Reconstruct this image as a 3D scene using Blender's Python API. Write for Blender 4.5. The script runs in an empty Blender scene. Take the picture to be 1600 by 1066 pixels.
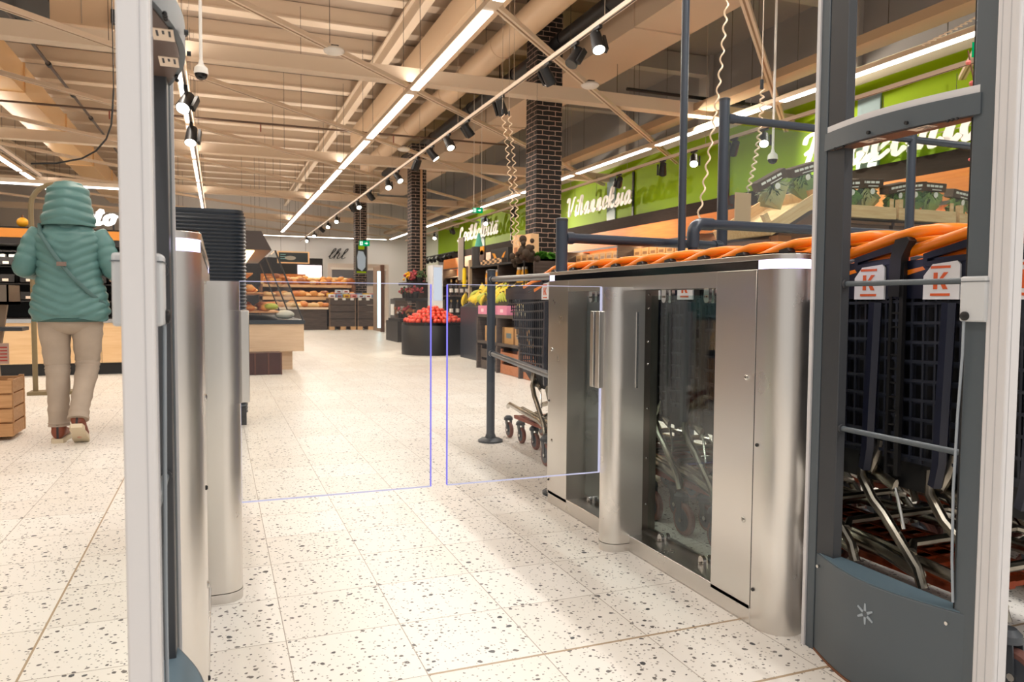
import bpy, bmesh, math, random
from mathutils import Vector, Matrix
PI = math.pi
S = bpy.context.scene
COL = S.collection
random.seed(7)

# ------------------------------------------------------------------ camera
def make_camera():
    yaw, pit, roll = math.radians(21.334), math.radians(2.977), math.radians(.386)
    cy, sy, cp, sp = math.cos(yaw), math.sin(yaw), math.cos(pit), math.sin(pit)
    f = Vector((sy*cp, cy*cp, -sp)); r = Vector((cy, -sy, 0)); u = r.cross(f)
    cr, sr = math.cos(roll), math.sin(roll)
    r2 = cr*r+sr*u; u2 = -sr*r+cr*u
    m = Matrix((r2, u2, -f)).transposed().to_4x4()
    m.translation = Vector((0, 0, .88))
    c = bpy.data.cameras.new('camera'); c.sensor_width = 36; c.lens = 1173.03/1600*36
    c.clip_start = .05; c.clip_end = 200
    c.dof.use_dof = True; c.dof.focus_distance = 2.3; c.dof.aperture_fstop = 9
    o = bpy.data.objects.new('camera', c); COL.objects.link(o); o.matrix_world = m
    S.camera = o
make_camera()

# ------------------------------------------------------------------ world, lights, exposure
S.view_settings.view_transform = 'Standard'; S.view_settings.look = 'None'
S.view_settings.gamma = 1; S.view_settings.use_curve_mapping = False
S.view_settings.exposure = .3
W = bpy.data.worlds.new('world'); S.world = W; W.use_nodes = True
W.node_tree.nodes['Background'].inputs[0].default_value = (1, .95, .9, 1)
W.node_tree.nodes['Background'].inputs[1].default_value = .52

def area(name, loc, sx, sy, power, col=(1, .95, .89), up=False, spread=None):
    l = bpy.data.lights.new(name, 'AREA'); l.shape = 'RECTANGLE'; l.size = sx; l.size_y = sy
    l.energy = power; l.color = col
    if spread: l.spread = spread
    o = bpy.data.objects.new(name, l); COL.objects.link(o); o.location = loc
    if up: o.rotation_euler = (PI, 0, 0)
    return o
# the light the linear luminaires give downwards; uplights added to brighten the ceiling
for (x, ya, yb, p) in ((2.62, -6, 1, 210), (2.62, 1, 8, 230), (2.62, 8, 17, 220), (2.62, 17, 36, 380),
                       (7.8, -3, 6, 200), (7.8, 6, 17, 220), (7.8, 17, 36, 300),
                       (-.42, -6, 4, 190), (-.42, 4, 14, 230), (-.42, 14, 30, 260),
                       (-4.3, -2, 12, 360), (-4.3, 12, 28, 450)):
    area('luminaire_light', (x, (ya+yb)/2, 3.84), .12, yb-ya, p*(.5 if yb < 10 else .42), (1, .97, .93) if yb < 10 else (1, .89, .76))
for (x, ya, yb, p) in ((2.62, 0, 14, 120), (2.62, 14, 36, 170), (-.42, 0, 14, 120), (-.42, 14, 36, 170), (-4.3, 0, 24, 150)):
    area('ceiling_fill_light', (x, (ya+yb)/2, 4.03), .12, yb-ya, p*.55, (1, .88, .76), True)

# ------------------------------------------------------------------ materials
def lin(c): return tuple(((v/255)/12.92 if v/255 <= .04045 else ((v/255+.055)/1.055)**2.4) for v in c)
MATS = {}
def mat(name, rgb=(200, 200, 200), rough=.5, metal=0, noise=0, scale=20, bump=0, spec=.5, stretch=None, emit=0, alpha=1, trans=0, coat=0):
    if name in MATS: return MATS[name]
    m = bpy.data.materials.new(name); m.use_nodes = True; MATS[name] = m
    nt = m.node_tree; b = nt.nodes['Principled BSDF']; c = lin(rgb)
    b.inputs['Base Color'].default_value = (*c, 1); b.inputs['Roughness'].default_value = rough
    b.inputs['Metallic'].default_value = metal; b.inputs['Specular IOR Level'].default_value = spec
    b.inputs['Coat Weight'].default_value = coat
    if trans: b.inputs['Transmission Weight'].default_value = trans; b.inputs['IOR'].default_value = 1.45
    if emit: b.inputs['Emission Color'].default_value = (*c, 1); b.inputs['Emission Strength'].default_value = emit
    if alpha < 1: b.inputs['Alpha'].default_value = alpha
    if noise or bump:
        tc = nt.nodes.new('ShaderNodeTexCoord'); mp = nt.nodes.new('ShaderNodeMapping')
        if stretch: mp.inputs['Scale'].default_value = stretch
        nt.links.new(tc.outputs['Object'], mp.inputs[0])
        n = nt.nodes.new('ShaderNodeTexNoise'); n.inputs['Scale'].default_value = scale; n.inputs['Detail'].default_value = 4
        nt.links.new(mp.outputs[0], n.inputs['Vector'])
        if noise:
            r = nt.nodes.new('ShaderNodeValToRGB'); e = r.color_ramp.elements
            e[0].position = .3; e[1].position = .7
            e[0].color = (*[max(0, v*(1-noise)) for v in c], 1); e[1].color = (*[min(1, v*(1+noise)) for v in c], 1)
            nt.links.new(n.outputs['Fac'], r.inputs[0]); nt.links.new(r.outputs[0], b.inputs['Base Color'])
        if bump:
            bp = nt.nodes.new('ShaderNodeBump'); bp.inputs['Strength'].default_value = bump; bp.inputs['Distance'].default_value = .01
            nt.links.new(n.outputs['Fac'], bp.inputs['Height']); nt.links.new(bp.outputs[0], b.inputs['Normal'])
    return m
def emis(name, rgb, s):
    if name in MATS: return MATS[name]
    m = bpy.data.materials.new(name); m.use_nodes = True; MATS[name] = m
    nt = m.node_tree; nt.nodes.remove(nt.nodes['Principled BSDF'])
    e = nt.nodes.new('ShaderNodeEmission'); e.inputs[0].default_value = (*lin(rgb), 1); e.inputs[1].default_value = s
    nt.links.new(e.outputs[0], nt.nodes['Material Output'].inputs[0]); return m
def glass(name, tint=(251, 252, 252), fac=.015, rough=.02):
    m = bpy.data.materials.new(name); m.use_nodes = True; MATS[name] = m
    nt = m.node_tree; nt.nodes.remove(nt.nodes['Principled BSDF'])
    t = nt.nodes.new('ShaderNodeBsdfTransparent'); t.inputs[0].default_value = (*lin(tint), 1)
    g = nt.nodes.new('ShaderNodeBsdfGlossy'); g.inputs['Roughness'].default_value = rough; g.inputs[0].default_value = (.9, .9, .95, 1)
    fr = nt.nodes.new('ShaderNodeLayerWeight'); fr.inputs[0].default_value = .12
    ad = nt.nodes.new('ShaderNodeMath'); ad.operation = 'MULTIPLY_ADD'; ad.inputs[1].default_value = .3; ad.inputs[2].default_value = fac
    nt.links.new(fr.outputs['Facing'], ad.inputs[0])
    mx = nt.nodes.new('ShaderNodeMixShader'); nt.links.new(ad.outputs[0], mx.inputs[0])
    nt.links.new(t.outputs[0], mx.inputs[1]); nt.links.new(g.outputs[0], mx.inputs[2])
    nt.links.new(mx.outputs[0], nt.nodes['Material Output'].inputs[0]); return m

def terrazzo():
    m = bpy.data.materials.new('terrazzo_tile'); m.use_nodes = True; nt = m.node_tree; N = nt.nodes; L = nt.links
    b = N['Principled BSDF']; tc = N.new('ShaderNodeTexCoord')
    def math_(op, a, c2=None, v=None, clamp=False):
        q = N.new('ShaderNodeMath'); q.operation = op; q.use_clamp = clamp
        L.new(a, q.inputs[0])
        if c2 is not None: L.new(c2, q.inputs[1])
        elif v is not None: q.inputs[1].default_value = v
        return q.outputs[0]
    sep = N.new('ShaderNodeSeparateXYZ'); L.new(tc.outputs['Object'], sep.inputs[0])
    # distort + stretch for chips
    dn = N.new('ShaderNodeTexNoise'); dn.inputs['Scale'].default_value = 55; L.new(tc.outputs['Object'], dn.inputs['Vector'])
    mixv = N.new('ShaderNodeMix'); mixv.data_type = 'VECTOR'; mixv.inputs['Factor'].default_value = .012
    L.new(tc.outputs['Object'], mixv.inputs['A']); L.new(dn.outputs['Color'], mixv.inputs['B'])
    def chips(scale, lo, hi, thr):
        v = N.new('ShaderNodeTexVoronoi'); v.inputs['Scale'].default_value = scale; L.new(mixv.outputs['Result'], v.inputs['Vector'])
        sc = N.new('ShaderNodeSeparateColor'); L.new(v.outputs['Color'], sc.inputs[0])
        # size per cell: radius = lo + hi*r
        rad = N.new('ShaderNodeMath'); rad.operation = 'MULTIPLY_ADD'; L.new(sc.outputs[0], rad.inputs[0]); rad.inputs[1].default_value = hi; rad.inputs[2].default_value = lo
        inside = math_('LESS_THAN', v.outputs['Distance'], rad.outputs[0])
        pick = math_('GREATER_THAN', sc.outputs[1], None, thr)
        return math_('MULTIPLY', inside, pick), sc.outputs[2]
    c1, t1 = chips(48, .08, .24, .35)
    c2, t2 = chips(95, .08, .26, .35)
    c3, t3 = chips(22, .03, .17, .6)
    # tile tone
    fx = math_('DIVIDE', math_('SUBTRACT', sep.outputs[0], None, .1515), None, .298)
    fy = math_('DIVIDE', math_('SUBTRACT', sep.outputs[1], None, 1.679), None, .3)
    flx = math_('FLOOR', fx); fly = math_('FLOOR', fy)
    cmb = N.new('ShaderNodeCombineXYZ'); L.new(flx, cmb.inputs[0]); L.new(fly, cmb.inputs[1])
    wn = N.new('ShaderNodeTexWhiteNoise'); L.new(cmb.outputs[0], wn.inputs['Vector'])
    big = N.new('ShaderNodeTexNoise'); big.inputs['Scale'].default_value = 1.3; L.new(tc.outputs['Object'], big.inputs['Vector'])
    def colmix(f, a, bcol, isout=True):
        q = N.new('ShaderNodeMix'); q.data_type = 'RGBA'; L.new(f, q.inputs['Factor'])
        if isinstance(a, tuple): q.inputs['A'].default_value = (*lin(a), 1)
        else: L.new(a, q.inputs['A'])
        if isinstance(bcol, tuple): q.inputs['B'].default_value = (*lin(bcol), 1)
        else: L.new(bcol, q.inputs['B'])
        return q.outputs['Result']
    base = colmix(wn.outputs['Value'], (234, 230, 223), (245, 243, 238))
    base = colmix(math_('MULTIPLY', big.outputs['Fac'], None, .5), base, (222, 212, 198))
    cc = colmix(t1, (70, 70, 72), (150, 140, 130)); base = colmix(c1, base, cc)
    cc = colmix(t2, (110, 108, 106), (180, 172, 162)); base = colmix(c2, base, cc)
    cc = colmix(t3, (58, 60, 64), (130, 128, 126)); base = colmix(c3, base, cc)
    # joints
    def joint(f, w):
        fr = math_('FRACT', f); d = math_('ABSOLUTE', math_('SUBTRACT', fr, None, .5)); return math_('GREATER_THAN', d, None, .5-w)
    j = math_('MAXIMUM', joint(fx, .0045), joint(fy, .0045))
    jn = colmix(j, base, (168, 158, 146))
    # two wider sand coloured joints across
    wd = None
    for yy in (1.679, 1.379):
        d = math_('LESS_THAN', math_('ABSOLUTE', math_('SUBTRACT', sep.outputs[1], None, yy)), None, .0042)
        wd = d if wd is None else math_('MAXIMUM', wd, d)
    rx = math_('GREATER_THAN', sep.outputs[0], None, .45); wd = math_('MULTIPLY', wd, rx)
    d = math_('LESS_THAN', math_('ABSOLUTE', math_('SUBTRACT', sep.outputs[0], None, -.4445)), None, .003)
    wd = math_('MAXIMUM', wd, d)
    jn = colmix(wd, jn, (172, 150, 122))
    L.new(jn, b.inputs['Base Color'])
    b.inputs['Roughness'].default_value = .34; b.inputs['Specular IOR Level'].default_value = .4
    return m
def bricks():
    m = bpy.data.materials.new('black_brick'); m.use_nodes = True; nt = m.node_tree; N = nt.nodes; L = nt.links
    b = N['Principled BSDF']; tc = N.new('ShaderNodeTexCoord'); sep = N.new('ShaderNodeSeparateXYZ'); L.new(tc.outputs['Object'], sep.inputs[0])
    ad = N.new('ShaderNodeMath'); ad.operation = 'ADD'; L.new(sep.outputs[0], ad.inputs[0]); L.new(sep.outputs[1], ad.inputs[1])
    c = N.new('ShaderNodeCombineXYZ'); L.new(ad.outputs[0], c.inputs[0]); L.new(sep.outputs[2], c.inputs[1])
    nz = N.new('ShaderNodeTexNoise'); nz.inputs['Scale'].default_value = 9; L.new(tc.outputs['Object'], nz.inputs['Vector'])
    mx = N.new('ShaderNodeMix'); mx.data_type = 'VECTOR'; mx.inputs['Factor'].default_value = .02; L.new(c.outputs[0], mx.inputs['A']); L.new(nz.outputs['Color'], mx.inputs['B'])
    br = N.new('ShaderNodeTexBrick'); L.new(mx.outputs['Result'], br.inputs['Vector'])
    br.inputs['Scale'].default_value = 1; br.inputs['Brick Width'].default_value = .215; br.inputs['Row Height'].default_value = .075
    br.inputs['Mortar Size'].default_value = .005; br.inputs['Mortar Smooth'].default_value = .15
    br.inputs['Color1'].default_value = (*lin((28, 24, 24)), 1); br.inputs['Color2'].default_value = (*lin((15, 14, 16)), 1)
    br.inputs['Mortar'].default_value = (*lin((188, 160, 146)), 1)
    L.new(br.outputs['Color'], b.inputs['Base Color']); b.inputs['Roughness'].default_value = .6
    bp = N.new('ShaderNodeBump'); bp.inputs['Strength'].default_value = .3; bp.inputs['Distance'].default_value = .01; bp.invert = True
    L.new(br.outputs['Fac'], bp.inputs['Height']); L.new(bp.outputs[0], b.inputs['Normal'])
    return m
def wood(name, a, b2, scale=6, stretch=(1, 12, 12), rough=.55):
    m = mat(name, a, rough, noise=.01, scale=scale, stretch=stretch)
    r = [n for n in m.node_tree.nodes if n.type == 'VALTORGB'][0].color_ramp.elements
    r[0].color = (*lin(a), 1); r[1].color = (*lin(b2), 1); return m
def steel(name, rgb=(222, 218, 213), rough=.28):
    m = bpy.data.materials.new(name); m.use_nodes = True; MATS[name] = m; nt = m.node_tree; N = nt.nodes; L = nt.links
    b = N['Principled BSDF']; b.inputs['Metallic'].default_value = 1; b.inputs['Base Color'].default_value = (*lin(rgb), 1)
    b.inputs['Roughness'].default_value = rough; b.inputs['Anisotropic'].default_value = .75
    tg = N.new('ShaderNodeTangent'); tg.direction_type = 'RADIAL'; tg.axis = 'Z'; L.new(tg.outputs[0], b.inputs['Tangent'])
    tc = N.new('ShaderNodeTexCoord'); n = N.new('ShaderNodeTexNoise'); n.inputs['Scale'].default_value = 7; n.inputs['Detail'].default_value = 6; L.new(tc.outputs['Object'], n.inputs['Vector'])
    mr = N.new('ShaderNodeMapRange'); mr.inputs['To Min'].default_value = rough-.04; mr.inputs['To Max'].default_value = rough+.06; L.new(n.outputs['Fac'], mr.inputs['Value']); L.new(mr.outputs[0], b.inputs['Roughness'])
    return m

# ------------------------------------------------------------------ mesh builder
class MB:
    def __init__(s): s.v = []; s.f = []; s.T = None
    def add(s, vs, fs, T=None):
        o = len(s.v)
        for p in vs:
            p = Vector(p)
            if T is not None: p = T @ p
            if s.T is not None: p = s.T @ p
            s.v.append(p)
        s.f += [tuple(o+i for i in f) for f in fs]; return s
    def box(s, x0, x1, y0, y1, z0, z1, T=None):
        vs = [(x, y, z) for x in (x0, x1) for y in (y0, y1) for z in (z0, z1)]
        return s.add(vs, [(0, 1, 3, 2), (4, 6, 7, 5), (0, 4, 5, 1), (2, 3, 7, 6), (0, 2, 6, 4), (1, 5, 7, 3)], T)
    def tube(s, pts, r, n=8, cap=True, closed=False, flat=None, roll=0):
        pts = [Vector(p) for p in pts]; m = len(pts)
        rr = r if isinstance(r, (list, tuple)) else [r]*m
        prev = None; vs = []
        for i, p in enumerate(pts):
            if closed: t = (pts[(i+1) % m]-pts[i-1])
            else: t = pts[min(i+1, m-1)]-pts[max(i-1, 0)]
            if t.length < 1e-9: t = Vector((0, 0, 1))
            t.normalize()
            if prev is None:
                a = Vector((0, 0, 1)) if abs(t.z) < .9 else Vector((0, 1, 0)); u = t.cross(a).normalized()
            else:
                u = (prev-t*prev.dot(t))
                u = u.normalized() if u.length > 1e-6 else t.orthogonal().normalized()
            prev = u; w = t.cross(u)
            for k in range(n):
                an = 2*PI*(k+.5)/n+roll; fx, fy = (1, 1) if flat is None else flat
                vs.append(p+u*math.cos(an)*rr[i]*fx+w*math.sin(an)*rr[i]*fy)
        fs = []
        for i in range(m if closed else m-1):
            j = (i+1) % m
            for k in range(n): fs.append((i*n+k, i*n+(k+1) % n, j*n+(k+1) % n, j*n+k))
        if cap and not closed: fs.append(tuple(range(n))[::-1]); fs.append(tuple((m-1)*n+k for k in range(n)))
        return s.add(vs, fs)
    def cyl(s, a, b, r, r2=None, n=16): return s.tube([a, b], [r, r if r2 is None else r2], n)
    def prism(s, poly, a, b, axis='z', T=None):
        n = len(poly)
        def P(p, h): return {'z': (p[0], p[1], h), 'y': (p[0], h, p[1]), 'x': (h, p[0], p[1])}[axis]
        vs = [P(p, a) for p in poly]+[P(p, b) for p in poly]
        fs = [tuple(range(n))[::-1], tuple(range(n, 2*n))]+[(i, (i+1) % n, n+(i+1) % n, n+i) for i in range(n)]
        return s.add(vs, fs, T)
    def lathe(s, prof, c=(0, 0, 0), n=20, T=None, caps=True):
        vs = []; fs = []
        for (r, z) in prof:
            for k in range(n): vs.append((c[0]+r*math.cos(2*PI*k/n), c[1]+r*math.sin(2*PI*k/n), c[2]+z))
        for i in range(len(prof)-1):
            for k in range(n): fs.append((i*n+k, i*n+(k+1) % n, (i+1)*n+(k+1) % n, (i+1)*n+k))
        if caps: fs.append(tuple(range(n))[::-1]); fs.append(tuple((len(prof)-1)*n+k for k in range(n)))
        return s.add(vs, fs, T)
    def ball(s, c, r, n=12, m=8, T=None):
        r = r if isinstance(r, (tuple, list)) else (r, r, r); vs = [(c[0], c[1], c[2]-r[2])]
        for i in range(1, m):
            a = PI*i/m-PI/2
            for k in range(n): vs.append((c[0]+r[0]*math.cos(a)*math.cos(2*PI*k/n), c[1]+r[1]*math.cos(a)*math.sin(2*PI*k/n), c[2]+r[2]*math.sin(a)))
        vs.append((c[0], c[1], c[2]+r[2])); fs = [(0, 1+(k+1) % n, 1+k) for k in range(n)]
        for i in range(m-2):
            for k in range(n): fs.append((1+i*n+k, 1+i*n+(k+1) % n, 1+(i+1)*n+(k+1) % n, 1+(i+1)*n+k))
        e = len(vs)-1; o = 1+(m-2)*n; fs += [(e, o+k, o+(k+1) % n) for k in range(n)]
        return s.add(vs, fs, T)
    def loft(s, rings, closed=True, caps=True):
        n = len(rings[0]); vs = [p for r in rings for p in r]; fs = []
        for i in range(len(rings)-1):
            for k in range(n if closed else n-1): fs.append((i*n+k, i*n+(k+1) % n, (i+1)*n+(k+1) % n, (i+1)*n+k))
        if caps: fs.append(tuple(range(n))[::-1]); fs.append(tuple((len(rings)-1)*n+k for k in range(n)))
        return s.add(vs, fs)
    def build(s, name, m, parent=None, loc=None, bevel=0, smooth=35, rot=None):
        me = bpy.data.meshes.new(name); me.from_pydata([tuple(p) for p in s.v], [], s.f); me.update()
        bm = bmesh.new(); bm.from_mesh(me); bmesh.ops.recalc_face_normals(bm, faces=bm.faces); bm.to_mesh(me); bm.free()
        if smooth:
            me.polygons.foreach_set('use_smooth', [True]*len(me.polygons)); me.set_sharp_from_angle(angle=math.radians(smooth))
        me.materials.append(m)
        o = bpy.data.objects.new(name, me); COL.objects.link(o)
        if parent is not None: o.parent = parent
        if loc is not None: o.location = loc
        if rot is not None: o.rotation_euler = rot
        if bevel:
            bv = o.modifiers.new('bevel', 'BEVEL'); bv.width = bevel; bv.segments = 2; bv.limit_method = 'ANGLE'; bv.angle_limit = math.radians(40)
        return o
def tag(o, label, cat, group=None, kind=None):
    if label: o['label'] = label
    if cat: o['category'] = cat
    if group: o['group'] = group
    if kind: o['kind'] = kind
    return o
def thing(name, label, cat, loc=(0, 0, 0), rotz=0, group=None):
    o = bpy.data.objects.new(name, None); COL.objects.link(o); o.location = loc; o.rotation_euler = (0, 0, rotz)
    o.empty_display_size = .1
    return tag(o, label, cat, group)
def kids(o): return [c for c in COL.objects if c.parent == o]
def copy_tree(o, parent=None, loc=None, rotz=None, label=None, group=None, ch=None):
    c = o.copy(); COL.objects.link(c); c.parent = parent
    if loc is not None: c.location = loc
    if rotz is not None: c.rotation_euler = (0, 0, rotz)
    if label: c['label'] = label
    if group: c['group'] = group
    if o.name not in TREE: TREE[o.name] = kids(o)
    for k in TREE[o.name]: copy_tree(k, c)
    return c
TREE = {}
def struct(name, mb, m, parent=None, **k):
    o = mb.build(name, m, parent, **k); o['kind'] = 'structure'; return o
def lab(o, l): o['label'] = l; return o
def arc(cx, cy, r, a0, a1, n=8): return [(cx+r*math.cos(math.radians(a0+(a1-a0)*i/n)), cy+r*math.sin(math.radians(a0+(a1-a0)*i/n))) for i in range(n+1)]

# shared materials
STEEL = steel('brushed_steel'); STEELD = steel('brushed_steel_dark', (150, 142, 134), .3)
ANTH = mat('anthracite_paint', (78, 86, 92), .42); ANTHD = mat('anthracite_dark', (52, 54, 58), .45)
WHITEALU = mat('white_aluminium', (208, 206, 207), .38, spec=.5)
BLK = mat('black_plastic', (22, 22, 24), .45); BLKG = mat('black_gloss', (10, 10, 12), .12)
TUBE = mat('blue_grey_paint', (54, 62, 74), .28); WH = mat('white_paint', (235, 232, 226), .5)
GLASS = glass('clear_glass'); GLASSG = glass('greenish_glass', (240, 247, 245), .03)
BEIGE = mat('cream_ceiling_paint', (224, 206, 184), .5); TAN = mat('tan_deck_paint', (184, 168, 152), .75)
GREYDECK = mat('grey_dim_deck', (150, 146, 142), .8)  # grey partly stands in for the dimmer light under the right roof
LED = emis('led_white', (255, 250, 244), 6); RING = emis('ring_light', (214, 206, 255), 2.6); EDGE = emis('lit_glass_edge', (150, 142, 255), .75); EDGEW = emis('lit_glass_edge_pale', (214, 212, 240), .75)
CHROME = mat('chrome', (210, 208, 204), .15, 1); NAVY = mat('navy_plastic', (22, 26, 46), .35); NAVYD = mat('dark_navy_plastic', (40, 44, 56), .42)
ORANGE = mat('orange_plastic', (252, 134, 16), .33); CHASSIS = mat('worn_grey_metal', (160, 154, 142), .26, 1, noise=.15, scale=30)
PINE = wood('pine_wood', (214, 170, 120), (232, 196, 150)); OAK = wood('light_oak', (226, 186, 136), (236, 200, 154), 3)
BROWNW = wood('brown_crate_wood', (96, 62, 42), (130, 86, 58), 5); DARKW = wood('dark_stained_wood', (62, 50, 44), (88, 74, 66), 4)
# ------------------------------------------------------------------ setting
fl_ = struct('floor', MB().box(-12, 9.7, -3, 37.2, -.12, 0), terrazzo(), smooth=0)
GREEN = mat('lime_green_paint', (150, 186, 0), .6, spec=.2); GREEN2 = mat('pale_wall_paint', (222, 226, 206), .6)
wr = struct('wall_right', MB().box(9.6, 9.8, -3, 37, 0, 6.1), mat('grey_shaded_wall', (150, 148, 148), .7), smooth=0)  # grey above the cream band stands in for shade over the light row
struct('green_band', MB().box(9.56, 9.61, -3, 34, 2.98, 4.37), GREEN, wr, smooth=0)
struct('cream_band', MB().box(9.55, 9.61, -3, 37, 4.37, 4.66), mat('cream_wall_paint', (224, 220, 196), .6), wr, smooth=0)
struct('grey_band', MB().box(9.3, 9.61, -3, 33, 2.66, 2.98), mat('grey_wood_panel', (56, 48, 44), .85, spec=.1, noise=.12, scale=4, stretch=(1, 1, 12)), wr, smooth=0)
struct('pale_band', MB().box(9.55, 9.61, 34, 37, 0, 4.37), GREEN2, wr, smooth=0)
mb = MB()
for yy in (27.6, 21.8, 17.4, 9.1, 2.0): mb.box(9.53, 9.565, yy-.22, yy+.22, 2.98, 4.2)
struct('glass_strip', mb, mat('pale_blue_panel', (150, 176, 186), .3), wr, smooth=0)
mb = MB()
for yy in (24.6, 16.3, 12.6): mb.box(9.53, 9.57, yy-.04, yy+.04, 2.98, 4.1)
struct('wall_trim_strip', mb, BLK, wr, smooth=0)
wb = struct('wall_back', MB().box(-12, 9.7, 37, 37.2, 0, 6.1), mat('white_wall', (226, 222, 218), .7), smooth=0)
struct('dark_recess', MB().box(-6, 4.6, 36.9, 37.02, .1, 2.35), mat('dark_wall', (34, 32, 36), .5), wb, smooth=0)
struct('wall_left', MB().box(-12.2, -12, -3, 37, 0, 6.1), mat('warm_grey_wall', (176, 160, 146), .7), smooth=0)
ce = struct('ceiling', MB().box(-12, 6.9, -3, 37, 6.0, 6.1), TAN, smooth=0)
struct('ceiling_deck', MB().box(6.9, 9.7, -3, 37, 6.0, 6.1), GREYDECK, ce, smooth=0)
for k in range(22):
    y = 6.6+1.42*k
    struct('ceiling_purlin', MB().box(-12, 6.9, y-.09, y+.09, 5.72, 5.99).box(-12, 6.9, y-.14, y+.14, 5.69, 5.72), BEIGE, ce, smooth=0)
for q, y in enumerate((3.9, 10.86, 17.6, 24.2, 30.8)):
    struct('trim_%d' % (q+1), MB().box(-12, 9.55, y-.11, y+.11, 4.03, 4.06).box(-12, 9.55, y-.11, y-.09, 4.06, 4.2).box(-12, 9.55, y-.11, y+.11, 4.2, 4.23).box(-12, 9.55, y+.05, y+.07, 4.06, 4.2), BEIGE, smooth=0)
for q, x in enumerate((2.95, -5.8, -9)):
    struct('trim_%d' % (q+6), MB().box(x-.07, x+.07, 5, 36.9, 5.3, 5.34).box(x-.012, x+.012, 5, 36.9, 5.34, 5.6).box(x-.07, x+.07, 5, 36.9, 5.6, 5.64), BEIGE, smooth=0)
# roof light wells seen over the green wall
mb = MB()
for y in (6.5, 9.5, 13.4, 16.8, 21):
    mb.box(9.5, 9.6, y-.18, y+.18, 4.66, 6.0); mb.box(6.9, 9.6, y-.12, y+.12, 5.6, 5.98)
struct('ceiling_rib', mb, mat('light_grey_rib', (176, 172, 168), .7), ce, smooth=0)

def wires(root, pts, top=5.68, r=.004, m=None, name='suspension_wire'):
    for (x, y, z) in pts: MB().cyl((x, y, z), (x, y, top), r, n=5).build(name, m or mat('dark_wire', (70, 58, 50), .5), root)

# ducts and pipes under the roof
def duct(name, label, mb, m, cat='duct', straps=None, strapm=None):
    r = thing(name, label, cat); mb.build(name+'_body', m, r)
    for k, s_ in enumerate(straps or []): s_.build('duct_strap' if cat == 'duct' else 'pipe_collar', strapm or m, r)
    return r
DUCTM = mat('cream_duct_paint', (214, 186, 154), .42); DUCT2 = mat('pale_duct_paint', (206, 184, 160), .5)
duct('round_air_duct', 'long round cream air duct running beside the central light row', MB().cyl((4.25, 2, 4.95), (4.25, 23.2, 4.95), .2, n=28), DUCTM,
     straps=[MB().tube([(4.25, y-.02, 4.95), (4.25, y+.02, 4.95)], .206, 28) for y in (5, 8, 11.4, 14.4, 17.4, 20.4)])
duct('flat_air_duct', 'narrow rectangular cream duct between light row and round duct', MB().box(3.25, 3.68, 2, 20, 4.88, 5.3), DUCTM)
duct('rectangular_air_duct', 'wide rectangular beige air duct above the brick columns', MB().box(5.42, 6.3, 1, 27, 4.7, 5.3), DUCT2,
     straps=[MB().box(5.4, 6.32, y-.02, y+.02, 4.68, 5.32) for y in (6.2, 9.3, 12.4, 15.5, 18.6, 21.7)])
duct('drain_pipe', 'black insulated pipe between round duct and wide duct', MB().cyl((4.99, 2, 4.92), (4.99, 24, 4.92), .115, n=18), BLK, 'pipe',
     straps=[MB().cyl((4.99, y-.05, 4.92), (4.99, y+.05, 4.92), .13, n=18) for y in (7.3, 9.2, 10.7, 12.7, 15.2, 18.2, 21.2)])
wires(bpy.data.objects['drain_pipe'], [(4.99, y, 5.05) for y in (8, 11, 13.5, 16, 19)], r=.012, m=BLK, name='pipe_hanger')
duct('glossy_air_duct', 'glossy tan rectangular duct under the roof at far left', MB().box(-3.85, -3.22, 12.6, 33, 4.6, 5.1), mat('glossy_tan_duct', (232, 192, 142), .2),
     straps=[MB().box(-3.88, -3.19, y-.02, y+.02, 4.58, 5.12) for y in (16, 20, 24, 28)])
r = thing('ventilation_unit', 'cream box shaped ventilation unit hanging at upper left', 'ventilation unit')
MB().box(-1.95, -1.2, 11.2, 12.2, 4.4, 5.6).build('unit_casing', DUCTM, r); MB().box(-1.6, -1.59, 11.185, 11.2, 4.42, 5.58).build('panel_seam', TAN, r)
MB().box(-1.25, -1.18, 11.1, 11.2, 4.45, 4.62).build('junction_box', BLK, r)
r = thing('ventilation_cowl', 'black flat ventilation cowl at the top left corner', 'ventilation unit')
MB().prism([(-3.2, 11.3), (-2.0, 11.3), (-2.0, 12.6), (-3.4, 12.6)], 4.72, 5.0).build('cowl_plate', BLK, r); MB().box(-2.8, -2.4, 11.8, 12.2, 5, 6).build('cowl_neck', TAN, r)
r = thing('sprinkler_pipe', 'thin dark jointed pipe sloping across the upper left ceiling', 'pipe')
MB().cyl((-2.55, 7, 4.55), (-2.35, 27, 4.75), .025, n=10).build('pipe_body', mat('dark_pipe', (74, 60, 54), .4, .4), r)
for k in range(7): MB().cyl((-2.54+.02*k, 8+2*k, 4.56+.02*k), (-2.54+.02*k, 8.12+2*k, 4.56+.02*k), .042, n=10).build('pipe_joint', BLK, r)
r = thing('hanging_cable', 'thin black cable drooping from the roof behind the hooded person', 'cable')
MB().tube([(-.845, 7.6, 2.75), (-.856, 7.6, 2.58), (-.869, 7.6, 2.43), (-.912, 7.6, 2.3), (-.994, 7.6, 2.19), (-1.105, 7.6, 2.115), (-1.3, 7.6, 2.06), (-1.5, 7.65, 2.05)], .008, 6).build('cable_body', BLK, r)
MB().tube([(-.845, 7.6, 2.75), (-.845, 7.6, 5.68)], .005, 6).build('cable_drop', BLK, r)
r = thing('cable_conduit', 'black conduit with junction lying along the girder by the thin pole', 'conduit')
MB().cyl((6.1, 10.66, 4.28), (9.0, 10.66, 4.28), .028, n=10).build('conduit_body', BLK, r); MB().box(8.05, 8.35, 10.6, 10.72, 4.24, 4.34).build('junction_box', BLK, r)
r = thing('sprinkler_pipe', 'thin brown sprinkler pipe running across the far left ceiling', 'pipe')
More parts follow.
